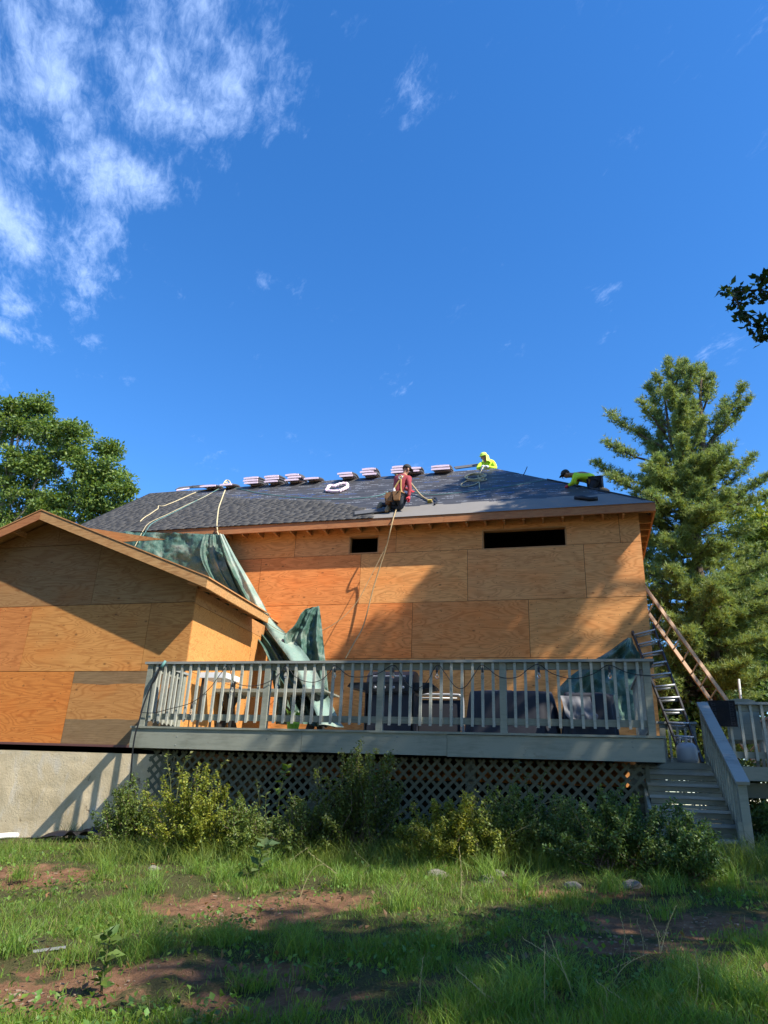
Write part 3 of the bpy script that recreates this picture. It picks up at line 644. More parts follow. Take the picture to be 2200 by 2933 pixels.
def broad_tree(name, label, base, trunk_top, r0, blobs, leaf=.16, base_col=(.055, .10, .022), clumps=24, per=120, bark='bark', group=None, spread=.36, cat='tree', forks=0):
    t = empty(name, base, label, cat, group); base = Vector(base); top = Vector(trunk_top)
    mb = MB(); path = [base - Vector((0, 0, .3)), base + Vector((0, 0, .05))] + branch_path(base + Vector((0, 0, .3)), top, 0, .03, 6); m = len(path)
    mb.tube(path, [r0*1.35, r0*1.15] + [r0*(1-.72*i/(m-3)) for i in range(m-2)], 9)
    twigs = []
    for (c, rad) in blobs:
        c = Vector(c); k = .25 + .6*min(1, max(0, (c.z-base.z)/max(.1, top.z-base.z)))*.85
        s = base.lerp(top, min(.97, max(.12, k - .22))); p = branch_path(s, c, .0, .07, 6)
        R = r0*.33*max(.35, 1-.5*k); mb.tube(p, [R*(1-.75*i/6) for i in range(7)], 6)
        twigs.append((p, c, rad))
    PO = []; OUT = []
    for p, c, rad in twigs:
        rad = np.array(rad if hasattr(rad, '__len__') else (rad, rad, rad*.8)); n = int(clumps*max(.35, (rad.mean()/1.3)**1.3))
        u = unit(n)*(RNG.uniform(.25, 1.0, n)**.5)[:, None]; cc_ = np.array(c) + u*rad
        for q in cc_:
            if random.random() < .45: mb.tube(branch_path(p[random.randint(3, 6)], q, 0, .1, 3), [r0*.05, r0*.04, r0*.03, .006], 4)
            k = max(8, int(per*RNG.uniform(.6, 1.35))); w = spread*RNG.uniform(.7, 1.3)
            off = unit(k)*(RNG.uniform(0, 1, k)**.45)[:, None]*w*np.array([1.15, 1.15, .75]); PO.append(q+off); OUT.append(off/w)
    obj('trunk', mb, MAT[bark], t, smooth=True)
    V, F, C = leaves(np.concatenate(PO), leaf, base_col, outward=np.concatenate(OUT))
    tag(npmesh('crown', V, F, MAT['leaf'], t, C, org=tuple(top)), kind='stuff')
    return t
# --- broadleaf tree behind the wing, upper left
bl = [(P(x, y, 27), r) for x, y, r in ((110, 1160, .75), (60, 1215, .9), (20, 1175, .8), (-60, 1230, 1.3), (140, 1240, .9), (215, 1235, .62), (200, 1290, .85), (60, 1320, 1.0), (120, 1345, .95), (230, 1345, .75), (305, 1285, .48),
      (305, 1345, .8), (350, 1400, .7), (270, 1400, .8), (170, 1420, .95), (60, 1420, 1.1), (-70, 1380, 1.5), (250, 1460, .8), (330, 1450, .55), (130, 1480, .9), (-10, 1500, 1.0), (40, 1560, 1.2), (190, 1510, .8), (-120, 1280, 1.3))]
broad_tree('leafy_tree', 'tall leafy green tree behind the gabled wing at left', (-26.5, 27.5, -.6), P(40, 1230, 27.6), .30, bl, .19, (.145, .215, .052), 36, 115, 'bark_pale', spread=.42)
# --- background trees beyond the right-hand deck
for nm, lb, bx, by, top, bls, col in (
    ('leafy_tree', 'bright yellow-green tree beside the pine at the right edge', 10.5, 30, (2190, 1480), ((2190, 1500, 1.1), (2150, 1520, .8), (2180, 1590, 1.0), (2230, 1560, 1.6), (2150, 1640, .7), (2230, 1670, 1.4), (2280, 1480, 1.4)), (.20, .25, .04)),
    ('leafy_tree', 'dark leafy tree behind the side deck under the pine', 9.0, 27, (2150, 1800), ((2150, 1720, 1.2), (2080, 1790, 1.0), (2190, 1800, 1.4), (2120, 1870, 1.3), (2200, 1900, 1.3), (2040, 1900, 1.1), (2130, 1960, 1.2), (2210, 1980, 1.2), (2060, 1990, 1.0), (2260, 1780, 1.6), (2270, 1930, 1.6)), (.085, .145, .034)),
    ('leafy_tree', 'leafy understorey tree behind the ladders and stair rail', 4.5, 25, (1960, 1960), ((1930, 1960, 1.0), (1990, 2010, 1.0), (1900, 2040, .9), (1960, 2080, 1.0), (2040, 2080, 1.1), (2110, 2090, 1.1), (1890, 1900, .7), (2190, 2090, 1.2), (1900, 2130, .9), (2000, 2150, 1.0), (2100, 2160, 1.0)), (.095, .145, .036))):
    broad_tree(nm, lb, (bx, by, -.55), P(*top, by), .2, [(P(x, y, by+RNG.uniform(-1, 1)), r*1.05) for x, y, r in bls], .2, col, 26, 100, spread=.42)
# --- white pine
def pine():
    bx, by = 3.95, 24.0
    t = empty('pine_tree', (bx, by, -.6), 'tall white pine rising behind the right end of house', 'tree'); mb = MB()
    trunk = [Vector((bx+.25*math.sin(z*.35), by, z)) for z in np.linspace(-.9, 14.6, 18)]; trunk[-1] = P(1930, 1075, by)
    mb.tube(trunk, [.30*(1-.97*(i/17)**.8)+.012 for i in range(18)], 9)
    second = [P(1985, 1700, by), P(2000, 1500, by), P(2015, 1300, by), P(2005, 1150, by), P(2010, 1080, by)]
    mb.tube(second, [.13, .12, .1, .06, .03], 7)
    br = []   # (start, end, radius, tuft spread)
    def B(px0, py0, px1, py1, dy=0., w=.42): br.append((P(px0, py0, by), P(px1, py1, by+dy), w))
    for a in ((1895, 1330, 1745, 1275, -.5), (1900, 1280, 1750, 1190, .3), (1885, 1400, 1710, 1330, .2), (1890, 1430, 1760, 1370, -.6), (1925, 1250, 1860, 1110, .4), (1925, 1180, 1880, 1085, -.3), (1928, 1130, 1915, 1040, 0, .3),
              (1930, 1120, 1950, 1045, .3, .3), (1940, 1200, 1995, 1070, -.3), (2005, 1180, 2015, 1060, .2, .3), (2005, 1200, 2040, 1085, 0, .3), (2010, 1320, 2125, 1115, -.3), (2050, 1250, 2140, 1150, -.2, .3), (2015, 1300, 2075, 1160, .5),
              (2020, 1430, 2150, 1315, .2), (2020, 1480, 2195, 1365, -.4), (2060, 1450, 2200, 1420, .4), (2015, 1400, 2100, 1330, 0), (1900, 1480, 1850, 1390, -.8), (1890, 1560, 1830, 1540, .5), (1935, 1250, 1985, 1160, .6), (1910, 1330, 1840, 1240, .6),
              (1905, 1240, 1845, 1160, -.6), (1960, 1340, 2010, 1210, -.9), (1930, 1400, 1960, 1280, -1.0), (1990, 1440, 2050, 1300, -.9), (1960, 1480, 2000, 1390, -1.4), (2030, 1500, 2080, 1420, -1.2)): B(*a)
    for k in range(26):       # inner boughs of the upper crown, sweeping upwards
        py = random.uniform(1130, 1420); px0 = 1942 + random.uniform(-8, 40); span = 22 + 95*(py-1060)/360; px1 = px0 + random.uniform(-1, 1)*span; B(px0, py+40, px1, py - random.uniform(25, 85), random.uniform(-1.2, 1.0), .36)
    for k in range(160):      # the dense lower crown
        py = random.uniform(1330, 2010); px0 = 1945 + (py-1400)*.09; span = 70 + 190*min(1, (py-1250)/430); px1 = px0 + random.uniform(-1, 1)*span + 25; py1 = py - random.uniform(-10, 85)
        B(px0, py+15, px1, py1, random.uniform(-2.6, 1.4), .5)
    PO = []; DI = []
    for a, b, w in br:
        path = branch_path(a, b, .05, .04, 6); L = (b-a).length; mb.tube(path, [.045*(1-.8*i/6)+.008 for i in range(7)], 5)
        nt = int(30 + L*40)
        for k in range(nt):
            q = RNG.uniform(.28, 1.03)**.8; i = min(5, int(q*6)); p = path[i].lerp(path[i+1], min(1, q*6-i)); d = (path[i+1]-path[i]).normalized()
            side = Vector(RNG.normal(size=3)); side.z = side.z*.45+.25; off = side.normalized()*RNG.uniform(.05, 1)*w*(.35+.65*math.sin(math.pi*min(1, q*.9)))
            tip = p + off + d*RNG.uniform(0, .25)
            dd = (off*.7 + d*.5 + Vector((0, 0, .3))).normalized()
            for j in range(3): PO.append(tip - off*.22*j + Vector(RNG.normal(size=3)*.035)); DI.append(dd)
    PO = np.array(PO); DI = np.array(DI); n = len(PO); K = 7
    rep = np.repeat(np.arange(n), K); d = DI[rep]*.75 + unit(n*K)*.75; d /= np.linalg.norm(d, axis=1, keepdims=True)
    s = np.cross(d, unit(n*K)); s /= np.linalg.norm(s, axis=1, keepdims=True)+1e-9
    L = RNG.uniform(.10, .19, n*K)[:, None]; a = PO[rep]; W = .011
    V = np.stack([a - s*W, a + s*W, a + d*L], 1).reshape(-1, 3); F = np.arange(n*K*3).reshape(-1, 3)
    j = np.repeat(RNG.uniform(.7, 1.3, n), K)*RNG.uniform(.8, 1.2, n*K); hue = np.repeat(RNG.uniform(-1, 1, n), K)[:, None]
    C = np.array([.235, .295, .10])[None]*j[:, None]*(1+hue*np.array([.18, .04, -.2]))
    obj('trunk', mb, MAT['bark'], t, smooth=True); tag(npmesh('crown', V, F, MAT['needle'], t, np.clip(C, 0, 1), org=(bx, by, 6)), kind='stuff')
    print('pine needles', len(F))
pine()
# --- the oaks that stand right of the view; one limb reaches into the frame, their crowns shade the yard
def oak(name, label, base, h, blobs, limb=None, seed=0, leaf=.2, per=120, clumps=15):
    if 'behind' in label or 'left of' in label: leaf, per, clumps = .42, 90, 22
    if 'house corner' in label: per, clumps = 190, 17
    base = Vector(base); bl_ = [(base + Vector(o), r) for o, r in blobs]
    return broad_tree(name, label, base, base + Vector((0, 0, h)), .33, bl_, leaf, (.035, .068, .014), clumps, per, group=None, spread=.40)
SHADE = [  # last four are unseen trees added to block sky light and deepen shade
 ('oak_tree', 'oak standing right of the view, nearest the house corner', (10.4, 11.6, -.5), 18, [((0, .4, 21.0), 1.4), ((-1.5, 1.2, 19.2), 1.4), ((.8, -.8, 19.4), 1.5), ((-.6, 2.0, 17.4), 1.3), ((0, -1.6, 17.6), 1.3), ((0, -2.7, 19.0), 1.0), ((-.2, -3.1, 17.2), .9), ((-1.9, -.6, 16.2), 1.1), ((-.4, -2.6, 15.6), 1.2), ((1.8, 1.4, 15.2), 1.2), ((.6, -.9, 13.6), 1.1), ((-2.0, -1.8, 12.4), .9), ((1.2, .7, 11.8), 1.0), ((-.8, 1.9, 12.6), .8), ((0, -2.2, 10.6), .9), ((-.6, .2, 9.4), .8)]),
 ('oak_tree', 'oak standing right of the view, level with the deck', (9.6, 5.3, -.7), 12.5, [((0, 0, 15.2), 1.4), ((-1.5, .9, 13.8), 1.4), ((1.2, -1, 13.8), 1.5), ((-.4, 2.1, 12.6), 1.4), ((1.4, .9, 12.2), 1.6), ((-2.2, -.1, 11), 1.2), ((.6, 2.4, 10.4), 1.3), ((-.9, .6, 10), 1.3), ((2.2, -.6, 9.8), 1.5), ((-1.4, -1.8, 8.8), 1.1), ((.2, .2, 8), 1.2), ((-1.8, 1.8, 8.2), 1.0), ((1, -1.5, 7.4), 1.2)]),
 ('oak_tree', 'oak standing right of the view, beside the lawn', (9.0, .9, -1.0), 10.5, [((0, 0, 12.8), .9), ((-1.2, .8, 11.4), .8), ((1.2, -.8, 10.8), .9), ((-.5, -2.0, 10.0), .8), ((-1.4, -.4, 8.4), .7), ((.6, .6, 7.8), .7), ((.4, 1.8, 10.4), .75), ((-.3, -1.0, 11.6), .7), ((.9, 1.2, 9.0), .7), ((-1.0, 1.6, 9.4), .6), ((.2, -1.6, 8.0), .7), ((1.4, .2, 12.0), .7), ((-.6, .4, 9.9), .6), ((.5, -2.6, 9.0), .6)]),
 ('oak_tree', 'unseen oak added behind the viewer, right side, to cut sky light', (6.0, -4.6, -1.3), 10, [((0, 0, 12), 2.2), ((-2.2, 0, 10), 2.2), ((2, .6, 9.8), 2.2), ((0, 2, 8.4), 1.8), ((-1.4, -1.6, 8), 2), ((1.2, -1.6, 6.6), 2), ((-2, .8, 5.6), 1.6)]),
 ('oak_tree', 'unseen oak added straight behind the viewer to cut sky light', (-1.0, -6.8, -1.5), 11, [((0, 0, 13), 2.4), ((-2.4, 0, 10.6), 2.4), ((2.4, .6, 10.4), 2.4), ((0, 2, 8.6), 2), ((-1.6, -1.6, 8), 2.2), ((2.2, -1, 6.4), 2), ((-2.6, .8, 5.6), 2)]),
 ('oak_tree', 'unseen oak added behind the viewer, left side, to cut sky light', (-8.0, -4.8, -1.6), 11, [((0, 0, 13), 2.4), ((-2.4, 0, 10.6), 2.4), ((2.4, .6, 10.4), 2.4), ((0, 2, 8.6), 2), ((-1.6, -1.6, 8), 2.2), ((2.2, -1, 6.4), 2), ((-2.6, .8, 5.6), 2)]),
 ('oak_tree', 'unseen oak added left of the view beside the wing to cut sky light', (-17.0, 1.5, -1.5), 10, [((0, 0, 12), 2.2), ((-2.2, 0, 10), 2.2), ((2, .6, 9.6), 2.2), ((0, 2, 8), 1.8), ((-1.4, -1.6, 7.6), 2), ((1.6, -1, 6), 2)]),
]
for s_ in SHADE: oak(*s_)
def oak_limb():     # the leafy limb end seen at the upper right, on its own long bough from the nearest oak
    t = bpy.data.objects['oak_tree']; mb = MB(); path = [Vector((10.3, 11.5, 6.6)), Vector((7.0, 10.2, 7.7)), Vector((4.2, 9.2, 7.2)), P(2260, 850, 9), P(2170, 830, 9), P(2095, 838, 9)]
    mb.tube(path, [.12, .09, .06, .025, .015, .006], 6); PO = []
    for cx_, cy_, r in ((2085, 835, 22), (2105, 870, 26), (2130, 905, 20), (2150, 845, 30), (2180, 800, 20), (2195, 850, 36), (2160, 935, 26), (2185, 965, 24), (2195, 920, 28), (2230, 820, 40), (2240, 900, 40), (2120, 838, 20), (2215, 775, 18)):
        c = P(cx_, cy_, 9+RNG.uniform(-.25, .25)); mb.tube(branch_path(path[random.randint(3, 5)], c, 0, .06, 3), [.01, .008, .006, .004], 4)
        k = 34; PO.append(np.array(c) + unit(k)*(RNG.uniform(0, 1, k)**.5)[:, None]*r/2033*9.6)
    obj('bough', mb, MAT['bark'], t, smooth=True); V, F, C = leaves(np.concatenate(PO), .115, (.03, .062, .014), aspect=.6)
    tag(npmesh('bough_leaves', V, F, MAT['leaf'], t, C), kind='stuff')
oak_limb()
# --- shrubs along the lattice
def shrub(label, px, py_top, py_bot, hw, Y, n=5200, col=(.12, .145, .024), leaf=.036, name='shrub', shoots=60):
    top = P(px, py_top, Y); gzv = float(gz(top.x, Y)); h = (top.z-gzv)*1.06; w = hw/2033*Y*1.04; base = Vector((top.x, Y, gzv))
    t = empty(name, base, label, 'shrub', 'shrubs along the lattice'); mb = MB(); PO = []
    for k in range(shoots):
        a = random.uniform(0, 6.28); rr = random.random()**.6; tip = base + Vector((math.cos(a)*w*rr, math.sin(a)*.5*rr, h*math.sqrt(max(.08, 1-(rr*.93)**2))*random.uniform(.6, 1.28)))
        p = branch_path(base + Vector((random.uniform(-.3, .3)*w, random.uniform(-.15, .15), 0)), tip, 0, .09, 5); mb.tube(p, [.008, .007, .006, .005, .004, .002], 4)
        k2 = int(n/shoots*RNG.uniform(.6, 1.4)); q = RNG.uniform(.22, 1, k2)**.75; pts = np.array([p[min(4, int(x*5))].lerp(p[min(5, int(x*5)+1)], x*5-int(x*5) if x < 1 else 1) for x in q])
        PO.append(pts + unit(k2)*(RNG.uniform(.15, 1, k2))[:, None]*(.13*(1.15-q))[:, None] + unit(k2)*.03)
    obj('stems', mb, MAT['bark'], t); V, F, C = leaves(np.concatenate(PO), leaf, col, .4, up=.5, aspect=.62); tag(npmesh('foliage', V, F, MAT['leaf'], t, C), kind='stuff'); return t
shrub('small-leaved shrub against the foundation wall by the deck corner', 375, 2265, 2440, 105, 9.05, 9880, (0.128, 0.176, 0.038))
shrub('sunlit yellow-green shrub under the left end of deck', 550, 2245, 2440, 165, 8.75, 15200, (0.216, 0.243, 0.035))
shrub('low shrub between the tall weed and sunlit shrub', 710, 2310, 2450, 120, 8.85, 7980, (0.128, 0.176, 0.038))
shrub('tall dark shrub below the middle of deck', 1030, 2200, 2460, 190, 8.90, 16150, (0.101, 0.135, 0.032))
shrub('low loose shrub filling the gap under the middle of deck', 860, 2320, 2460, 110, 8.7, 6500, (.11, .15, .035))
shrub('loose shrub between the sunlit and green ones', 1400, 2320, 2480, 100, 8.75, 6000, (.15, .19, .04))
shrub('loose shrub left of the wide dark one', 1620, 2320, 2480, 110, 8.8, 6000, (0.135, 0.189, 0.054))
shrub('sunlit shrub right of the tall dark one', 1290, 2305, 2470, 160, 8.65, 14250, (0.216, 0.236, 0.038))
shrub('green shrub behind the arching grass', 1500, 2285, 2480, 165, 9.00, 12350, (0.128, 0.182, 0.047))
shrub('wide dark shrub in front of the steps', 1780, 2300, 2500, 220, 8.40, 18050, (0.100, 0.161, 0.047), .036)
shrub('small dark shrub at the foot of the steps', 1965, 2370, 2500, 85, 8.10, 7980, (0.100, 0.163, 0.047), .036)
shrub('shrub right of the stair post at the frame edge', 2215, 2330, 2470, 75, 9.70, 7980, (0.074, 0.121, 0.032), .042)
for lb, x, y, hh, ww in (('shrub on the slope under the side deck', 3.0, 14.0, 1.0, 1.0), ('shrub behind the steps beyond the side deck', 4.6, 16.5, 1.9, 1.5), ('shrub far right beyond the side deck', 6.8, 17.5, 2.2, 1.7), ('shrub between the ladders and the pine trunk', 3.0, 18.5, 2.2, 1.5)):
    b_ = Vector((x, y, float(gz(x, y)))); t_ = empty('shrub', b_, lb, 'shrub', 'understorey beyond the side deck'); mb_ = MB(); PO_ = []
    for k in range(30):
        tip = b_ + Vector((random.uniform(-1, 1)*ww, random.uniform(-.6, .6)*ww, hh*random.uniform(.35, 1))); mb_.tube(branch_path(b_, tip, 0, .08, 3), [.02, .015, .01, .005], 4); kk = 130; PO_.append(np.array(tip) + unit(kk)*(RNG.uniform(0, 1, kk)**.5)[:, None]*.42)
    obj('stems', mb_, MAT['bark'], t_); V, F, C = leaves(np.concatenate(PO_), .10, (.085, .135, .03)); tag(npmesh('foliage', V, F, MAT['leaf'], t_, C), kind='stuff')
# --- tall leafy shoots and weeds
def shoot(label, pts, Y, nl, leaf, col, group='tall shoots and weeds', lo=.15, name='weed'):
    if pts[0][1] > 2495: Y = ground_hit(*pts[0]).y
    pp = [P(x, y, Y) for x, y in pts]; base = Vector((pp[0].x, pp[0].y, float(gz(pp[0].x, Y)))); pp[0] = base if abs(pp[0].z-base.z) < .5 else pp[0]
    t = empty(name, base, label, 'weed', group); mb = MB().tube(pp, [.009-.007*i/(len(pp)-1) for i in range(len(pp))], 5); obj('stem', mb, MAT['stem'], t); PO = []; OU = []
    m = len(pp)-1
    for k in range(nl):
        x = lo+(1-lo)*k/nl; i = min(m-1, int(x*m)); PO.append(pp[i].lerp(pp[i+1], x*m-i)); a = k*2.4; OU.append((math.cos(a)*2.2, math.sin(a)*2.2, .7))
    V, F, C = leaves(np.array(PO), leaf, col, .2, up=.6, aspect=.55, outward=np.array(OU))
    for k in range(len(PO)): npmesh('leaf', V[4*k:4*k+4], np.array([[0, 1, 2], [0, 2, 3]]), MAT['leaf'], t, C[2*k:2*k+2])
for lb, pts, Y, nl, lf, col in (
    ('leafy shoot left of the pair rising above sunlit shrub', [(490, 2290), (488, 2230), (478, 2180), (482, 2150)], 9.3, 16, .07, (.15, .18, .05)),
    ('leafy shoot leaning right above sunlit shrub', [(505, 2290), (515, 2230), (530, 2180), (545, 2155)], 9.3, 20, .07, (.16, .19, .06)),
    ('leaning leafy shoot in front of the lattice', [(590, 2300), (610, 2250), (630, 2205), (650, 2175)], 9.3, 20, .07, (.15, .18, .06)),
    ('tall weed with drooping top before the lattice', [(790, 2470), (792, 2380), (800, 2280), (815, 2215), (828, 2195)], 9.2, 34, .11, (.10, .16, .03)),
    ('thin weed beside the tall drooping one', [(750, 2470), (748, 2380), (742, 2290), (735, 2230)], 9.2, 26, .06, (.06, .09, .03)),
    ('broad-leaved sapling above the tall dark shrub', [(1050, 2290), (1040, 2240), (1025, 2200), (1010, 2185)], 9.5, 9, .16, (.10, .16, .025)),
    ('broad-leaved sapling leaning right over dark shrub', [(1060, 2290), (1070, 2240), (1085, 2215), (1100, 2200)], 9.5, 9, .16, (.08, .13, .03)),
    ('leafy shoot highest above the arching grass', [(1470, 2330), (1472, 2270), (1478, 2210), (1488, 2175)], 9.2, 18, .08, (.14, .17, .07)),
    ('leafy shoot right of the highest one', [(1510, 2330), (1512, 2280), (1508, 2230), (1510, 2212)], 9.2, 12, .06, (.12, .15, .06)),
    ('leafy shoot leaning right beside arching grass', [(1530, 2330), (1545, 2270), (1558, 2220), (1565, 2195)], 9.2, 14, .06, (.12, .15, .06)),
    ('thistle-like weed on bare soil at lower left', [(290, 2850), (292, 2810), (300, 2760), (315, 2690), (300, 2672)], 5.6, 40, .10, (.10, .16, .035)),
    ('pale broad-leaved weed in grass before the shrubs', [(740, 2520), (742, 2480), (752, 2440), (760, 2410)], 8.6, 18, .15, (.12, .17, .06)),
    ('leggy weed rising behind the pale broad-leaved one', [(770, 2500), (765, 2430), (760, 2330), (762, 2270)], 9.0, 22, .08, (.09, .13, .04))):
    shoot(lb, pts, Y, nl, lf, col)
# --- grass
def blades(x, y, z, h, w, lean, base_col, vary=.3, segs=3, ang=None):
    n = len(x); a = RNG.uniform(0, 2*np.pi, n) if ang is None else ang; dx, dy = np.cos(a), np.sin(a); sx, sy = -dy, dx
    fa = RNG.uniform(0, 2*np.pi, n); sx, sy = np.cos(fa), np.sin(fa)
    P0 = np.stack([x, y, z], 1); V = []
    for k in range(segs):
        t = k/segs; c = P0 + np.stack([dx*lean*h*t*t, dy*lean*h*t*t, h*(t - .28*lean*t*t)], 1); ww = (w*(1-t*.75))[:, None]
        V += [c - np.stack([sx, sy, 0*sx], 1)*ww, c + np.stack([sx, sy, 0*sx], 1)*ww]
    V.append(P0 + np.stack([dx*lean*h, dy*lean*h, h*(1-.28*lean)], 1)); m = 2*segs+1
    V = np.stack(V, 1).reshape(-1, 3); i = (np.arange(n)*m)[:, None]; F = []
    for k in range(segs-1):
        b = 2*k; F += [i+[b, b+1, b+3], i+[b, b+3, b+2]]
    b = 2*(segs-1); F.append(i+[b, b+1, b+2]); F = np.stack(F, 1).reshape(-1, 3)
    j = RNG.uniform(1-vary, 1+vary, n)[:, None]; hue = RNG.uniform(-1, 1, n)[:, None]; C = np.asarray(base_col)*j*(1+hue*np.array([.25, .06, -.1]))
    return V, F, np.repeat(np.clip(C, 0, 1), 2*(segs-1)+1, 0)
def cat(parts):
    V = []; F = []; C = []; o = 0
    for v, f, c in parts: V.append(v); F.append(f+o); C.append(c); o += len(v)
    return np.concatenate(V), np.concatenate(F), np.concatenate(C)
def lawn():
    n = 330000; Y = 3.4 + (10.6-3.4)*RNG.uniform(0, 1, n)**1.25; X = RNG.uniform(-1, 1, n)*(.60*Y+.4) - .26*Y
    D = dirtness(X, Y); cl = np.array([mnoise.noise(Vector((a*1.5, b*1.5, 1.3))) + .6*mnoise.noise(Vector((a*4, b*4, 5.))) for a, b in zip(X, Y)])
    keep = (RNG.uniform(0, 1, n) < np.clip(.62 + cl*.75, .08, 1)) & (RNG.uniform(0, 1, n) > np.clip((D-cl*.45)*1.7, 0, .975)) & ((X > -6.4) | (Y < 9.3) | (RNG.uniform(0, 1, n) < .12))
    X, Y, cl = X[keep], Y[keep], cl[keep]; n = len(X); Z = gz(X, Y)-.02
    nearg = np.clip((X+.3)*.35 + (5.6-Y)*.5, -1, 1)          # longer turf towards the near right
    h = np.clip(.055 + .075*np.clip(cl, 0, 1) + .07*np.clip(nearg, 0, 1), .03, .3)*RNG.uniform(.5, 1.6, n) + .05*np.clip((Y-7.5)/1.5, 0, 1)*RNG.uniform(0, 2, n)
    w = RNG.uniform(.0018, .0038, n)
    tone = np.where(RNG.uniform(0, 1, n)[:, None] < .09, np.array([[.26, .22, .10]]), np.array([[.165, .265, .036]])+nearg[:, None]*np.array([[.02, .03, .0]]))
    o = []; o.append(blades(X, Y, Z, h, w, RNG.uniform(.15, 1.0, n), tone, .3, 3))
    # arching tufts
    tuft = [ground_hit(px, py) for px, py in ((860, 2740), (430, 2560), (560, 2510), (640, 2530), (300, 2500), (760, 2500), (830, 2530), (980, 2540), (1100, 2530), (1400, 2520), (60, 2520), (30, 2740), (430, 2730), (640, 2720), (1250, 2720), (1500, 2560), (1650, 2590), (1900, 2560), (2100, 2540), (1750, 2560), (1150, 2610), (1300, 2900), (1500, 2880), (1700, 2900), (1900, 2900), (2050, 2860), (1600, 2820), (2150, 2900), (1450, 2920), (1950, 2800))]
    for g in tuft:
        k = 170; a = RNG.normal(0, .07, k); b = RNG.normal(0, .06, k); sc = RNG.uniform(.75, 1.3)
        o.append(blades(g.x+a, g.y+b, gz(g.x+a, g.y+b), RNG.uniform(.11, .28, k)*sc, RNG.uniform(.002, .0035, k), RNG.uniform(.2, 1.3, k), np.array([[.18, .285, .05]]), .3, 5))
    # tall grass in front of shrubs, and the grass at the foundation
    k = 11000; X = RNG.uniform(-6.0, 2.3, k); Y = 8.3 + .75*RNG.uniform(0, 1, k) + .12*np.clip(X+1, 0, 9)*0; o.append(blades(X, Y, gz(X, Y), RNG.uniform(.1, .38, k), RNG.uniform(.002, .0038, k), RNG.uniform(.2, 1.4, k), np.array([[.18, .245, .05]]), .35, 5))
    k = 90; g = P(205, 2395, 10.85); X = RNG.normal(g.x, .09, k); Y = RNG.normal(10.8, .05, k); o.append(blades(X, Y, gz(X, Y), RNG.uniform(.12, .36, k), RNG.uniform(.003, .005, k), RNG.uniform(.2, .9, k), np.array([[.13, .19, .04]]), .25, 5))
    V, F, C = cat(o); print('grass tris', len(F)); ob = npmesh('grass', V, F, MAT['blade'], None, C, org=(0, 6, -1.2)); tag(ob, 'short uneven lawn grass with bare patches', 'grass', kind='stuff')
    k = 15000; Y = 3.6 + 6.6*RNG.uniform(0, 1, k)**1.2; X = RNG.uniform(-1, 1, k)*(.58*Y+.4) - .26*Y; c2 = np.array([mnoise.noise(Vector((a*1.1+40, b*1.1, 2.3))) for a, b in zip(X, Y)]); kp = RNG.uniform(0, 1, k) < np.clip(c2*2.2+.15, .04, 1); X, Y = X[kp], Y[kp]
    PP = np.stack([X, Y, gz(X, Y)+RNG.uniform(.005, .09, len(X))], 1); V, F, C = leaves(PP, .042, (.12, .21, .035), .35, up=1.2, aspect=.75); q = tag(npmesh('ground_cover', V, F, MAT['leaf'], None, C, org=(0, 6, -1.2)), 'low broad-leaved weeds scattered through the lawn', 'weeds', kind='stuff')
    k = 900; Y = 3.6 + 6.4*RNG.uniform(0, 1, k); X = RNG.uniform(-1, 1, k)*(.58*Y+.4) - .26*Y; V, F, C = leaves(np.stack([X, Y, gz(X, Y)+.012], 1), .06, (.20, .12, .06), .4, up=2.5, aspect=.6); tag(npmesh('dead_leaves', V, F, MAT['leaf'], None, C, org=(0, 6, -1.2)), 'brown dead leaves scattered over the lawn', 'leaves', kind='stuff')
    # dry flowering stalks, countable near ones are things
lawn()
def stalks(label, name, items, col=(.30, .26, .12)):
    for k, (lb, pts, Y, r) in enumerate(items):
        Y = ground_hit(*pts[0]).y if pts[0][1] > 2560 else Y
        pp = [P(x, y, Y) for x, y in pts]; mb = MB()
        ctrl = [pp[0].lerp(pp[1], t)*(1-t) + pp[1].lerp(pp[-1], t)*t for t in np.linspace(0, 1, 9)] if len(pp) == 3 else [pp[0].lerp(pp[1], t) for t in np.linspace(0, 1, 6)]
        b = ctrl[0]; b.z = min(b.z, float(gz(b.x, b.y))); mb.tube(ctrl, [r*(1-.6*i/(len(ctrl)-1)) for i in range(len(ctrl))], 4)
        t = empty('grass_stalk', ctrl[0], lb, 'grass stalk', 'seeding grass stalks'); obj('stem', mb, MAT['straw'], t)
        sd = MB(); d = (ctrl[-1]-ctrl[-3]).normalized()
        for q in range(14):
            c = ctrl[-1] - d*(.012*q*r/.002); a = q*2.4; o_ = Vector((math.cos(a), math.sin(a), .5)).normalized(); sd.tube([c, c+(o_*.6+d).normalized()*r*6], [r*.9, r*.2], 4)
        obj('seed_head', sd, MAT['straw'], t)
MAT['straw'] = m_plain('dry_straw', (.34, .29, .14), .8, 0, .3, 20)
st = []
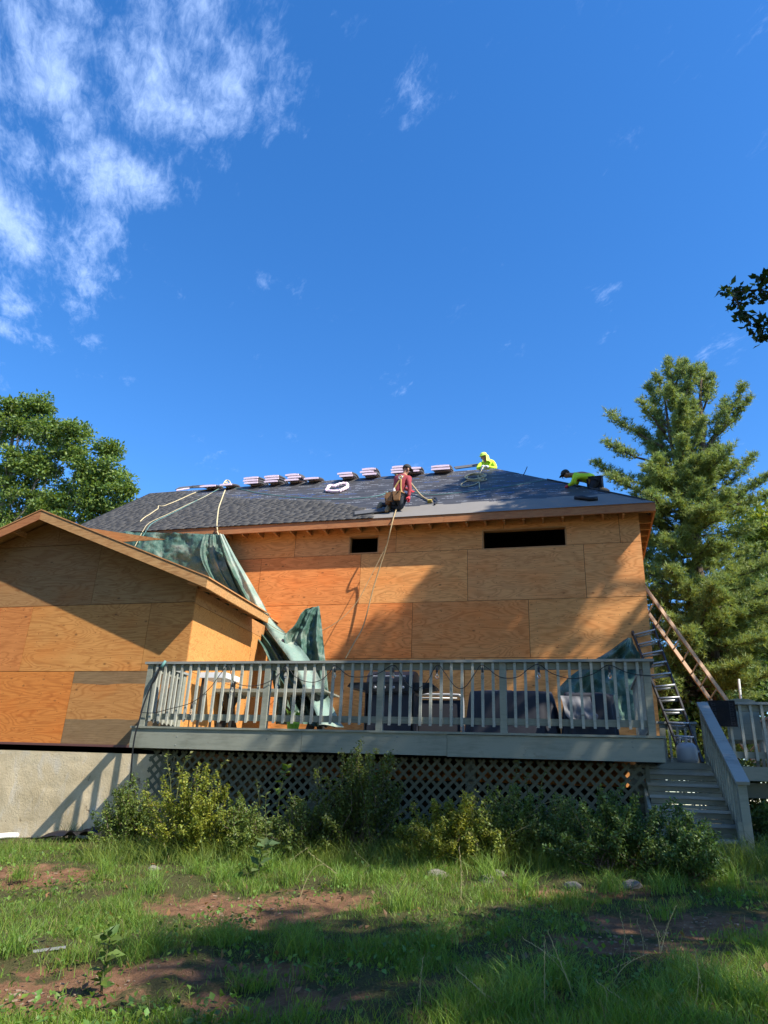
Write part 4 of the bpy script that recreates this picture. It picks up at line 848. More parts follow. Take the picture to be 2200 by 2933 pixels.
for k, (x0, y0, x1, y1, x2, y2, Y) in enumerate(((1640, 2830, 1600, 2740, 1500, 2690, 5.6), (1890, 2740, 1895, 2680, 1850, 2600, 6.4), (1890, 2745, 1905, 2660, 1935, 2598, 6.4), (1990, 2900, 2010, 2800, 1992, 2728, 4.9), (1780, 2760, 1800, 2690, 1776, 2620, 6.6), (1840, 2740, 1850, 2700, 1825, 2640, 6.5),
      (1660, 2900, 1620, 2790, 1570, 2670, 5.2), (1450, 2930, 1400, 2850, 1310, 2780, 4.6), (1205, 2900, 1200, 2830, 1212, 2745, 5.0), (2160, 2860, 2190, 2790, 2150, 2775, 5.0), (1755, 2830, 1770, 2760, 1850, 2735, 5.4), (1560, 2920, 1560, 2800, 1560, 2700, 4.9), (1720, 2930, 1760, 2830, 1712, 2815, 4.5),
      (1400, 2500, 1470, 2340, 1540, 2330, 8.8), (1420, 2500, 1500, 2290, 1610, 2290, 8.8), (1450, 2500, 1560, 2300, 1650, 2370, 8.8), (1440, 2510, 1500, 2350, 1580, 2380, 8.7), (1480, 2500, 1530, 2330, 1640, 2350, 8.9), (1390, 2510, 1440, 2380, 1530, 2360, 8.6), (830, 2560, 800, 2470, 880, 2430, 8.2), (860, 2570, 900, 2430, 960, 2500, 8.2),
      (470, 2560, 500, 2480, 470, 2420, 8.4), (1010, 2560, 1040, 2440, 1080, 2500, 8.2), (1320, 2580, 1325, 2500, 1315, 2430, 8.0))):
    where = ['leftmost dry stalk of the pair arching over the near lawn', 'dry stalk bending left beside the bare soil at right', 'dry stalk bending right beside the bare soil', 'tall pale stalk with heavy head near lower right corner', 'short dry stalk left of the bare soil patch', 'short dry stalk in the middle of the bare soil patch',
             'long thin stalk leaning left across the near lawn', 'stalk leaning left at the bottom of lawn, nearest the viewer', 'upright stalk left of centre at the bottom', 'bent stalk at the right edge of lawn', 'stalk bowing right on the near lawn', 'straight thin stalk in the middle of near lawn', 'stalk at the very bottom right of centre',
             'arching stalk lowest in the clump before the shrubs', 'arching stalk reaching highest over the shrubs', 'arching stalk drooping farthest right over dark shrub', 'short arching stalk in the shrub clump', 'arching stalk behind the clump beside shrubs', 'leftmost arching stalk of the shrub clump', 'arched stalk below the lattice left of centre', 'drooping stalk below the tall dark shrub',
             'upright stalk in front of the sunlit left shrub', 'drooping stalk right of centre under the dark shrub', 'upright stalk before the sunlit right shrub'][k]
    st.append((where, ((x0, y0), (x1, y1), (x2, y2)), Y, .0034 if Y < 7 else .0042))
stalks('', 'grass_stalk', st)
# ================================================================ things on and around the house
def RP(px, py, lift=.03):       # surveyed point on the front roof slope
    d = ray(px, py); n = nf; o = Vector((0, EY, EZ)); return d*(n.dot(o)/n.dot(d)) + n*lift
def smooth_path(pts, k=6):
    pts = [Vector(p) for p in pts]; r = []
    for i in range(len(pts)-1):
        a, b, c, d = pts[max(0, i-1)], pts[i], pts[i+1], pts[min(len(pts)-1, i+2)]
        for j in range(k):
            t = j/k; r.append(.5*((2*b) + (c-a)*t + (2*a-5*b+4*c-d)*t*t + (3*b-a-3*c+d)*t*t*t))
    r.append(pts[-1]); return r
MAT['rope'] = m_plain('pale_rope', (.52, .44, .26), .85, 0, .25, 60, .6)
MAT['rope_old'] = m_plain('worn_rope', (.36, .27, .14), .85, 0, .3, 60, .6)
MAT['cord_green'] = m_plain('green_cord', (.10, .24, .22), .7, 0, .2)
MAT['pink'] = m_plain('pink_printed_wrapper', (.86, .66, .72), .4, 0, .2, 9, .25)
MAT['shingle_flat'] = m_plain('loose_shingle', (.09, .092, .096), .95, 0, .35, 30, .4)
def rope(name, label, pts, r, mat, cat='rope', group=None, k=6):
    o = obj(name, MB().tube(smooth_path(pts, k), r, 6), MAT[mat], None, smooth=True); return tag(o, label, cat, group)
rope('rope', 'thick pale rope dropping from ridge to the tarp corner', [RP(655, 1390), RP(644, 1410), RP(636, 1432), RP(627, 1458), RP(624, 1480), RP(622, 1500), P(622, 1512, EY-.03), P(623, 1524, EY-.03), P(627, 1533, 14.2)], .018, 'rope')
rope('rope', 'loose pale rope lying over the shingles with a hooked bend', [RP(648, 1391), RP(600, 1404), RP(568, 1411), RP(545, 1420), RP(510, 1436), RP(470, 1452), RP(455, 1452), RP(453, 1460), RP(444, 1466), RP(430, 1476), RP(415, 1485), RP(402, 1497)], .015, 'rope')
rope('cord', 'thin green cord from ridge down over the wing tarp', [RP(646, 1392), RP(600, 1418), RP(555, 1441), RP(500, 1470), RP(440, 1500), P(418, 1522, EY-.05), P(398, 1555, 13.9)], .009, 'cord_green', 'cord')
rope('cord', 'second thin pale cord beside the green one', [RP(640, 1394), RP(590, 1424), RP(540, 1447), RP(485, 1474), RP(430, 1500), P(410, 1520, EY-.05), P(386, 1566, 13.9)], .008, 'rope', 'cord')
rope('cord', 'thin teal safety line sagging across the underlayment', [RP(655, 1394), RP(700, 1406), RP(760, 1418), RP(880, 1430), RP(1000, 1432), RP(1080, 1424), RP(1112, 1412)], .010, 'cord_green', 'cord')
rope('cord', 'thin dark line running right of the kneeling worker', [RP(1185, 1412), RP(1230, 1420), RP(1300, 1416), RP(1400, 1404), RP(1480, 1392), RP(1565, 1377)], .008, 'cord_green', 'cord')
rope('rope', 'knotted rope anchor tied at the ridge', [RP(640, 1394, .06), RP(648, 1385, .09), RP(656, 1384, .08), RP(661, 1390, .06), RP(654, 1394, .09), RP(645, 1390, .07), RP(652, 1386, .05)], .024, 'rope')
rope('rope', 'worn rope hanging from the kneeling worker past the eave', [RP(1150, 1440, .2), RP(1136, 1466, .06), P(1127, 1484, EY-.03), P(1118, 1520, 14.25), P(1104, 1575, 14.4), P(1072, 1676, 14.5), P(1042, 1789, 14.5), P(1015, 1840, 14.4), P(989, 1887, 14.3)], .015, 'rope_old')
rope('cord', 'thin cord looping from worker rope to the wing eave', [P(1108, 1560, 14.42), P(1057, 1661, 14.35), P(1019, 1729, 14.3), P(966, 1781, 14.2), P(899, 1815, 14.1), P(838, 1819, 14.0), P(790, 1800, 13.9), P(763, 1781, 13.9)], .007, 'rope_old', 'cord')
coil = []
for k in range(40):
    a = k*.5; r_ = 30+6*math.sin(k*.9); coil.append(RP(1362+math.cos(a)*r_*(1-.002*k), 1374+math.sin(a)*8, .03+.002*k))
rope('rope', 'coiled pale rope lying below the hooded worker', [RP(1386, 1346, .1), RP(1376, 1360, .06), RP(1370, 1372, .05)] + coil + [RP(1335, 1382), RP(1320, 1393), RP(1335, 1397), RP(1362, 1390), RP(1372, 1384), RP(1374, 1402)], .014, 'rope', k=3)
rope('cord', 'curl of black cord sticking up on the hip', [RP(1500, 1362), RP(1503, 1360, .05), RP(1508, 1355, .1), RP(1511, 1350, .12)], .012, 'black', 'cord')
rl = empty('rope_grab', RP(1240, 1442), 'yellow and black rope grab with lanyard on the underlayment', 'rope grab')
obj('lanyard', MB().tube(smooth_path([RP(1178, 1408, .25), RP(1205, 1424, .06), RP(1225, 1436, .04), RP(1238, 1442, .04)]), .022, 6), MAT['rope_old'], rl, smooth=True)
MAT['yellow'] = m_plain('yellow_plastic', (.42, .33, .06), .5)
obj('grab_body', MB().obox(RP(1232, 1441, .05), (Vector((1, 0, 0)), SL, nf), (.05, .04, .035)), MAT['yellow'], rl); obj('hook', MB().tube(smooth_path([RP(1238, 1436, .05), RP(1248, 1434, .06), RP(1252, 1442, .05), RP(1245, 1449, .04)]), .022, 6), MAT['black'], rl)
# --- shingle bundles along the ridge
def bundle(label, x, w, z, droop, tilt=0, y0=None, front=.42):
    t = empty('shingle_bundle', (x, RY, z), label, 'shingle bundle', 'shingle bundles along the ridge'); th = .060
    def prof(q): return -droop*abs(q)**1.4
    mb = MB(); core = MB(); N_ = 10
    for m, ww, tt, fr_ in ((mb, w, th, front), (core, w*.96, th*.8, front-.03)):
        dx = 0 if m is mb else .035
        def top(u, v): 
            q = (v*2-1)*fr_; xx = x+dx+(u-.5)*ww; e = .006*mnoise.noise(Vector((xx*9, q*9, z*5)))
            return (xx+tilt*q, RY+q, z+prof(q)+(tt if m is mb else th*.9)+e - .012*(abs(u-.5)*2)**6)
        def bot(u, v): q = (1-v*2)*fr_; xx = x+dx+(u-.5)*ww; return (xx+tilt*q, RY+q, z+prof(q)+(.0 if m is mb else th*.1))
        n0 = len(m.v); m.grid(top, 4, N_); m.grid(bot, 4, N_); a = n0; b = n0+5*(N_+1)
        for i in range(4): m.f.append((a+i+1, a+i, b+N_*5+i, b+N_*5+i+1)); m.f.append((a+N_*5+i, a+N_*5+i+1, b+i+1, b+i))
        for j in range(N_): m.f.append((a+j*5, a+(j+1)*5, b+(N_-j-1)*5, b+(N_-j)*5)); m.f.append((a+(j+1)*5+4, a+j*5+4, b+(N_-j)*5+4, b+(N_-j-1)*5+4))
    obj('wrapper', mb, MAT['pink'], t); obj('shingles', core, MAT['shingle_flat'], t)
ords = ['leftmost', 'second', 'third', 'fourth', 'fifth', 'sixth', 'seventh', 'eighth', 'ninth', 'tenth', 'eleventh']
for k, (px, py, n, w) in enumerate(((612, 1396, 1, .5), (665, 1392, 1, .38), (736, 1388, 3, .46), (795, 1384, 3, .44), (853, 1380, 3, .42), (905, 1378, 1, .44), (1000, 1372, 2, .42), (1065, 1368, 3, .40), (1147, 1362, 3, .36), (1193, 1360, 2, .42), (1268, 1354, 2, .5))):
    x = P(px, py, RY).x
    for j in range(n):
        lv = 'lone bundle' if n == 1 else ('bottom bundle' if j == 0 else ('top bundle' if j == n-1 else 'middle bundle'))
        bundle(f'pink-wrapped shingle {lv} at the {ords[k]} pile along the ridge, counted from left', x+random.uniform(-.03, .03), w*random.uniform(.95, 1.05), RZ+.025+j*.067, [.42, .37, .33][min(j, 2)], random.uniform(-.08, .08))
wr = obj('torn_wrapper', MB().tube(smooth_path([RP(935, 1412, .05), RP(945, 1402, .1), RP(960, 1400, .08), RP(975, 1396, .1), RP(993, 1393, .08), RP(996, 1400, .06), RP(985, 1408, .07), RP(970, 1412, .05), RP(950, 1413, .06), RP(940, 1410, .05)], 4), [.05*(.6+.5*abs(math.sin(i*1.7))) for i in range(37)], 6), MAT['pink'], None); tag(wr, 'crumpled pink wrapper lying on the underlayment', 'wrapper')
for k, (px, py, rz, m, lb) in enumerate(((545, 1400, .1, 'shingle_flat', 'loose grey shingle lying near the left end of ridge'), (575, 1398, -.1, 'shingle_flat', 'loose grey shingle right of the other loose one'), (525, 1406, .5, 'pink', 'scrap of white wrapper at the left end of ridge'), (1068, 1470, .25, 'shingle_flat', 'loose shingle on the eave beside the kneeling worker'), (1345, 1340, .3, 'shingle_flat', 'loose dark shingle propped beside the hooded worker'))):
    c = RP(px, py, .05); a = Vector((math.cos(rz), 0, 0)) + SL*math.sin(rz); b = nf.cross(a); o = obj('loose_shingle' if m != 'pink' else 'wrapper_scrap', MB().obox(c, (a.normalized(), b.normalized(), nf), (.42 if k != 2 else .2, .16 if k != 2 else .07, .012)), MAT[m], None); tag(o, lb, 'shingle' if m != 'pink' else 'wrapper')
rt = obj('underlayment_roll', MB().tube([RP(1648, 1431, .05), RP(1668, 1433, .06), RP(1690, 1436, .05), RP(1712, 1434, .05)], [.05, .055, .05, .05], 8), MAT['black'], None, smooth=True); tag(rt, 'short black roll of membrane lying near the right hip', 'roll')
# --- tarps
def m_tarp(nm='worn_green_tarp', dark=(.048, .108, .082), pale=(.25, .275, .215)):
    t = NT(nm); p = t.n('NewGeometry').outputs['Position']; n = t.noise(p, 2.2, 6, .68, .4); f = t.noise(p, 14, 5, .7); w = t.noise(t.map(p, (9, 9, 3)), 3, 4, .7)
    c = t.mix(t.math('MULTIPLY', t.math('SUBTRACT', n, .50), 4.5, True), dark, pale); c = t.mix(t.math('MULTIPLY', t.math('SUBTRACT', f, .5), 1.6, True), c, (.12, .25, .20)); c = t.mix(t.math('MULTIPLY', t.math('SUBTRACT', w, .60), 3.0, True), c, (.42, .42, .34))
    b = t.bsdf(c, .55, t.bump(t.math('ADD', f, t.math('MULTIPLY', w, .6)), .7, .025), spec=.35); return t.m
MAT['tarp'] = m_tarp(); MAT['tarp_pale'] = m_tarp('faded_tarp_edge', (.20, .29, .24), (.42, .42, .33))
def row_sheet(rows, pleats, amp, nu=44, nv=60, seed=0., wr=.03, pin=0.0):
    L = smooth_path([P(*r[0]) for r in rows], 8); R = smooth_path([P(*r[1]) for r in rows], 8); m = len(L)-1
    def fn(u, v):
        i = min(m-1, int(v*m)); f = v*m-i; a = L[i].lerp(L[i+1], f); b = R[i].lerp(R[i+1], f); p = a.lerp(b, u)
        k = min(1, pin+v*3); ph = pleats*u*math.pi*2 + 1.3*math.sin(v*2.2+seed) + seed
        d = amp*k*(math.sin(ph)*.7 + .3*math.sin(ph*2.3+v*4)) + wr*mnoise.noise(Vector((p.x*4+seed, p.z*2.5, v*3))) + wr*.5*mnoise.noise(Vector((p.x*11+seed, p.z*9, v*5)))
        return p + Vector((.25*d, -d, .1*d))
    return MB().grid(fn, nu, nv)
tp = empty('tarp', P(900, 2060, 12.2), 'large worn green tarp hanging from eave over the wing and deck', 'tarp')
obj('hanging_sheet', row_sheet([((255, 1519, 14.22), (635, 1531, 14.22)), ((262, 1570, 14.2), (640, 1570, 14.15)), ((250, 1620, 14.15), (650, 1620, 14.15)), ((250, 1720, 14.1), (700, 1740, 14.2))], 2.2, .06, 90, 40, 1.0, .07, .2), MAT['tarp'], tp, smooth=True)
obj('draped_fold', row_sheet([((585, 1531, 14.1), (640, 1533, 14.2)), ((575, 1590, 14.05), (664, 1590, 14.2)), ((600, 1650, 14.1), (692, 1650, 14.25)), ((650, 1725, 14.1), (728, 1725, 14.25)), ((705, 1790, 14.1), (765, 1795, 14.2)), ((750, 1850, 13.7), (815, 1850, 13.9)), ((775, 1900, 13.4), (850, 1895, 13.5)), ((825, 1980, 12.9), (895, 1980, 13.0)), ((865, 2050, 12.4), (935, 2058, 12.5)), ((890, 2080, 12.1), (960, 2082, 12.2))], 2.6, .10, 50, 90, .4, .03, .3), MAT['tarp'], tp, smooth=True)
obj('rolled_edge', row_sheet([((630, 1532, 14.05), (641, 1532, 14.05)), ((657, 1600, 14.0), (678, 1600, 14.0)), ((684, 1656, 14.0), (712, 1656, 14.0)), ((716, 1722, 14.05), (750, 1722, 14.05)), ((746, 1772, 14.08), (779, 1772, 14.08)), ((772, 1812, 13.95), (815, 1808, 13.95)), ((800, 1850, 13.5), (855, 1848, 13.5)), ((830, 1892, 13.1), (888, 1890, 13.1)), ((875, 1980, 12.5), (932, 1975, 12.5)), ((908, 2050, 12.0), (968, 2055, 12.0)), ((915, 2078, 11.8), (985, 2082, 11.8))], .5, .11, 24, 100, .2, .03, 1.0), MAT['tarp_pale'], tp, smooth=True)
obj('shaded_fold', row_sheet([((766, 1800, 14.4), (800, 1800, 14.4)), ((770, 1850, 14.4), (810, 1850, 14.35)), ((772, 1900, 14.3), (850, 1900, 14.3)), ((790, 2000, 14.1), (900, 2000, 14.1)), ((790, 2075, 13.9), (930, 2075, 13.9))], 2.0, .07, 30, 40, 2., .03), MAT['tarp'], tp, smooth=True)
t2 = obj('tarp', row_sheet([((904, 1739, 13.9), (914, 1735, 13.9)), ((872, 1752, 13.8), (919, 1765, 13.85)), ((845, 1792, 13.7), (922, 1795, 13.8)), ((816, 1822, 13.6), (925, 1825, 13.8)), ((820, 1865, 13.6), (929, 1865, 13.75)), ((826, 1910, 13.6), (934, 1910, 13.7)), ((832, 1990, 13.5), (942, 1990, 13.6)), ((836, 2062, 13.4), (952, 2062, 13.5))], 2.2, .11, 80, 80, 3.1, .10), MAT['tarp'], None, smooth=True); tag(t2, 'crumpled green tarp standing in a peak beside the long one', 'tarp')
t3 = obj('tarp', row_sheet([((1797, 1828, 13.4), (1811, 1824, 13.4)), ((1748, 1862, 13.3), (1822, 1868, 13.4)), ((1695, 1893, 13.2), (1833, 1900, 13.4)), ((1630, 1940, 13.0), (1842, 1940, 13.2)), ((1600, 1985, 12.9), (1846, 1990, 13.0)), ((1650, 2035, 12.8), (1852, 2035, 12.8)), ((1700, 2072, 12.6), (1858, 2075, 12.5))], 2.4, .11, 60, 60, 5.2, .12), MAT['tarp'], None, smooth=True); tag(t3, 'dark green tarp bunched at the right end of deck', 'tarp')
# --- ladders
MAT['fibre'] = m_plain('orange_brown_fibreglass', (.40, .24, .13), .5, 0, .2)
MAT['rail_black'] = m_plain('dark_ladder_rail', (.03, .03, .028), .5, 0, .4)
def ladder(name, label, fl, fr, tl, tr, n, rail, rung, double=False, w=.028, d=.075):
    t = empty(name, (Vector(fl)+Vector(fr))/2, label, 'ladder'); fl, fr, tl, tr = map(Vector, (fl, fr, tl, tr)); nrm = (tl-fl).cross(fr-fl).normalized()
    for a, b in ((fl, tl), (fr, tr)):
        obj('rail', MB().beam(a, b, w, d, nrm), rail, t); obj('foot', MB().beam(a-(b-a).normalized()*.02, a+(b-a).normalized()*.06, w*1.8, d*1.2, nrm), MAT['black'], t)
        obj('end_cap', MB().beam(b-(b-a).normalized()*.05, b+(b-a).normalized()*.015, w*1.5, d*1.15, nrm), MAT['black'], t)
    for i in range(n):
        q = (i+.6)/n
        for s in ((-.035, .035) if double else (0,)): obj('rung', MB().tube([fl.lerp(tl, q)+nrm*s, fr.lerp(tr, q)+nrm*s], .016 if not double else .019, 8), rung, t, smooth=True)
ladder('ladder', 'black-railed extension ladder with metal rungs leaning on the house corner', P(1955, 2176, 12.75), P(2012, 2184, 12.75), P(1812, 1812, 14.62), P(1872, 1796, 14.62), 11, MAT['rail_black'], MAT['metal'], True)
fa = P(2085, 2010, 15.4); ta = P(1862, 1702, 15.4); dd = (fa-ta).normalized(); ft = fa+dd*1.62; tt_ = ta-dd*.25
ladder('ladder', 'tall orange-brown fibreglass ladder leaning behind the house corner', ft, ft+Vector((-.10, .42, -.17)), tt_, tt_+Vector((-.10, .42, -.17)), 15, MAT['fibre'], MAT['metal'], False, .03, .075)
MAT['tank_white'] = m_plain('weathered_white_pipe', (.42, .43, .42), .6)
o = obj('white_pipe', MB().tube([P(2128, 2060, 22), P(2116, 1945, 22)], .035, 10), MAT['tank_white'], None, smooth=True); tag(o, 'white pipe standing among the trees beyond the side deck', 'pipe')
# --- string lights along the rail
sl = empty('string_lights', (-2.7, 9.8, .82), 'black string of clear bulbs looped along the deck railing', 'string lights')
SLY = 9.855
sp = [(402, 2040), (440, 2042), (480, 2032), (550, 2012), (600, 1972), (632, 1930), (655, 1906), (668, 1950), (700, 1964), (740, 1963), (775, 1950), (805, 1925), (820, 1906), (845, 1938), (880, 1953), (915, 1950), (945, 1925), (960, 1906), (1000, 1936), (1050, 1938), (1090, 1926), (1127, 1905), (1148, 1930), (1172, 1966), (1200, 1970), (1225, 1950), (1252, 1905), (1275, 1928), (1305, 1967), (1332, 1968), (1360, 1930), (1382, 1905), (1430, 1938), (1480, 1940), (1515, 1915), (1543, 1903), (1580, 1928), (1640, 1944), (1700, 1930), (1743, 1905), (1790, 1924), (1830, 1933), (1872, 1936)]
obj('cable', MB().tube(smooth_path([P(x, y, SLY) for x, y in sp], 5), .0055, 5), MAT['black'], sl, smooth=True)
tg = NT('clear_bulb_glass'); tg.bsdf((.9, .88, .82), .05, **{'Transmission Weight': .92, 'IOR': 1.3}); MAT['bulb'] = tg.m
for bx_, by_ in ((551, 2014), (668, 1952), (820, 1909), (960, 1909), (1127, 1909), (1252, 1909), (1382, 1909), (1543, 1907), (1745, 1908)):
    p = P(bx_, by_, SLY-.008); s_ = obj('socket', MB().lathe(p-Vector((0, 0, .085)), [(.012, 0), (.016, .01), (.016, .055), (.008, .075), (.004, .088)], 8), MAT['black'], sl, smooth=True)
    obj('bulb', MB().lathe(p-Vector((0, 0, .175)), [(.004, 0), (.017, .012), (.025, .035), (.024, .055), (.014, .08), (.012, .092)], 10), MAT['bulb'], s_, smooth=True)
cd = empty('extension_cord', P(465, 1895, 9.8), 'dark extension cord hanging from the left corner of railing', 'cord')
obj('cable', MB().tube(smooth_path([P(468, 1897, 9.9), P(458, 1912, 9.79), P(440, 1950, 9.79), P(424, 1985, 9.79), P(408, 2030, 9.78), P(396, 2075, 9.78), P(387, 2105, 9.79), P(379, 2160, 9.83), P(374, 2230, 9.9), P(366, 2300, 10.0), P(360, 2380, 10.1)]), .012, 6), MAT['black'], cd, smooth=True)
obj('cable', MB().tube(smooth_path([P(458, 1912, 9.80), P(446, 1945, 9.80), P(432, 1965, 9.80), P(418, 2000, 9.80), P(404, 2040, 9.79)]), .012, 6), MAT['black'], cd, smooth=True)
obj('plug', MB().tube([P(474, 1893, 9.82), P(462, 1912, 9.79)], [.02, .026], 8), MAT['cord_green'], cd, smooth=True)
# --- things on the deck
def cloth_lump(name, label, x0, x1, y0, y1, z0, z1, mat, seed, cat='cover', fold=.07):
    def fn(u, v):
        a = u*2*math.pi; e = .32; cx_, cy_ = (x0+x1)/2, (y0+y1)/2; c, s = math.cos(a), math.sin(a); sq = lambda q: math.copysign(abs(q)**e, q)
        k = min(1, v/.72) if v < .72 else 1-(v-.72)/.28; top = v > .72; rr = 1.0 if not top else k**.5; fl = 0 if top else (1-k)
        r1 = rr*(1+.10*fl + fold*fl*math.sin(a*9+seed) + .03*mnoise.noise(Vector((c*2, s*2, v*3+seed))))
        z = z0 + (z1-z0)*(k if not top else 1) + (.05*(1-k) if top else 0) + .05*mnoise.noise(Vector((c*1.5+seed, s*1.5, v*2)))*(1 if v > .1 else 0)
        return (cx_+sq(c)*(x1-x0)/2*r1, cy_+sq(s)*(y1-y0)/2*r1, z)
    o = obj(name, MB().grid(fn, 64, 22), mat, None, smooth=True); return tag(o, label, cat)
MAT['cover'] = m_plain('dark_cover_fabric', (.020, .022, .03), .65, 0, .3, 5, .3); MAT['cover_grey'] = m_plain('grey_cover_lining', (.15, .15, .155), .7, 0, .2, 5, .3)
a, b = P(1345, 1985, 11.7), P(1590, 2080, 11.7); cloth_lump('furniture_cover', 'dark fabric cover over furniture behind the railing', a.x, b.x, 11.5, 12.3, .83, a.z, MAT['cover'], 1.)
a, b = P(1612, 1990, 11.5), P(1765, 2085, 11.5); cv = cloth_lump('furniture_cover', 'dark cover with grey lining showing, beside the bunched tarp', a.x, b.x, 11.4, 12.1, .83, a.z, MAT['cover'], 4.)
obj('lining_flap', row_sheet([((1604, 1992, 11.33), (1690, 1996, 11.33)), ((1612, 2020, 11.28), (1700, 2030, 11.28)), ((1620, 2048, 11.25), (1715, 2050, 11.25)), ((1640, 2070, 11.25), (1705, 2074, 11.25))], 1.6, .03, 24, 16, 2.), MAT['cover_grey'], cv, smooth=True)
# grill
gc = P(1112, 2085, 11.7); gx = gc.x; gl = empty('grill', (gx, 11.9, DZ), 'black gas grill with folding side shelves behind the railing', 'grill')
zt = P(1112, 1965, 11.7).z; zl = P(1112, 1919, 11.7).z
obj('cart', MB().box(gx-.40, gx+.40, 11.72, 12.2, DZ+.08, zt-.12), MAT['cover'], gl)
for sx in (-1, 1):
    for yy in (11.74, 12.16): obj('leg', MB().box(gx+sx*.4-.025, gx+sx*.4+.025, yy-.02, yy+.02, DZ, zt-.1), MAT['black'], gl)
    obj('side_shelf', MB().prism([(gx+sx*.42, 11.7, zt+.06), (gx+sx*.70, 11.72, zt+.06), (gx+sx*.76, 11.75, zt-.0), (gx+sx*.42, 11.7, zt-.08)][::sx], (0, .45, 0)), MAT['black'], gl)
obj('firebox', MB().box(gx-.41, gx+.41, 11.68, 12.24, zt-.118, zt+.06), MAT['black'], gl)
obj('lid', MB().prism([(gx-.40, 11.68, zt+.064), (gx-.40, 12.24, zt+.064), (gx-.40, 12.2, zl-.05), (gx-.40, 12.05, zl), (gx-.40, 11.85, zl), (gx-.40, 11.72, zl-.08)], (.8, 0, 0)), MAT['black'], gl)
obj('handle', MB().tube([(gx-.28, 11.63, zt+.15), (gx+.28, 11.63, zt+.15)], .014, 8), MAT['metal'], gl)
obj('control_panel', MB().box(gx-.36, gx+.36, 11.66, 11.679, zt-.09, zt+.03), MAT['rail_black'], gl)
for k in range(4): obj('knob', MB().lathe((gx-.24+k*.16, 11.659, zt-.03), [(.026, 0), (.024, .02), (.015, .03)], 10, (0, -1, 0)), MAT['metal'], gl)
# sofa
a, b = P(1115, 1992, 12.6), P(1330, 2085, 12.6); so = empty('patio_sofa', ((a.x+b.x)/2, 12.9, DZ), 'dark patio sofa with pale tube frame beside the grill', 'sofa')
MAT['tube'] = m_plain('pale_tube', (.42, .41, .38), .4, .3)
obj('back_cushion', MB().box(a.x+.05, b.x-.15, 13.0, 13.2, DZ+.42, a.z-.06), MAT['cover'], so); obj('seat_cushion', MB().box(a.x+.05, b.x-.1, 12.5, 13.0, DZ+.28, DZ+.45), MAT['cover'], so)
obj('frame', MB().tube(smooth_path([(a.x, 12.45, a.z+.0), (b.x-.2, 12.45, a.z), (b.x-.05, 12.45, a.z-.03), (b.x, 12.45, a.z-.12), (b.x, 12.45, DZ)]), .022, 8).tube([(a.x, 12.45, a.z-.06), (b.x-.1, 12.45, a.z-.06)], .014, 8).tube([(a.x, 12.45, a.z), (a.x, 12.45, DZ)], .02, 8), MAT['tube'], so, smooth=True)
obj('skirt', MB().box(a.x+.02, b.x-.05, 12.47, 12.49, DZ+.05, a.z-.09), MAT['cover'], so)
# slatted table
a, b = P(600, 1975, 12.2), P(935, 1975, 12.2); tz = a.z; tb = empty('patio_table', ((a.x+b.x)/2, 12.5, DZ), 'grey slatted wooden table with crossed legs behind railing', 'table')
for k in range(7): obj('table_slat', MB().box(a.x, b.x, 12.1+k*.125, 12.21+k*.125, tz-.03, tz), MAT['deck'], tb)
obj('apron', MB().box(a.x+.05, b.x-.05, 12.06, 12.09, tz-.06, tz+.002), MAT['deck'], tb)
for xx in (a.x+.25, b.x-.3):
    obj('leg', MB().beam((xx, 12.15, DZ), (xx, 12.8, tz-.031), .09, .14), MAT['rail_black'], tb); obj('leg', MB().beam((xx+.1, 12.8, DZ), (xx+.1, 12.15, tz-.031), .09, .14), MAT['rail_black'], tb)
    obj('cross_batten', MB().box(xx-.05, xx+.15, 12.1, 12.95, tz-.075, tz-.031), MAT['deck'], tb)
# white table at the left end
a, b = P(472, 1930, 11.35), P(548, 1945, 11.35); wt = empty('side_table', (a.x+.25, 11.5, DZ), 'white plastic side table by the left end of deck', 'table'); zt2 = a.z
wx = XCOR+.16
obj('table_top', MB().box(wx, wx+.5, 11.2, 11.75, zt2-.09, zt2), MAT['white'], wt); [obj('leg', MB().box(wx+lx, wx+lx+.035, ly, ly+.035, DZ+.06, zt2-.091), MAT['rail_black'], wt) for lx in (.04, .42) for ly in (11.24, 11.68)]; obj('base', MB().box(wx, wx+.46, 11.22, 11.72, DZ, DZ+.059), MAT['white'], wt)
# planter
a = P(832, 2085, 10.5); pl = empty('potted_plant', (a.x, 10.6, DZ), 'leafy plant in a bright green pot behind the railing', 'potted plant'); MAT['pot'] = m_plain('lime_green_pot', (.16, .38, .03), .4)
obj('pot', MB().lathe((a.x, 10.6, DZ), [(.07, 0), (.075, .005), (.10, .15), (.105, .155), (.09, .152), (.085, .13)], 14), MAT['pot'], pl, smooth=True)
V, F, C = leaves(np.array([(a.x+random.uniform(-.08, .08), 10.6+random.uniform(-.06, .06), DZ+.13+random.uniform(0, .14)) for _ in range(26)]), .13, (.14, .24, .04), .2, .6, .8); [npmesh('leaf', V[4*k:4*k+4], np.array([[0, 1, 2], [0, 2, 3]]), MAT['leaf'], pl, C[2*k:2*k+2]) for k in range(len(V)//4)]
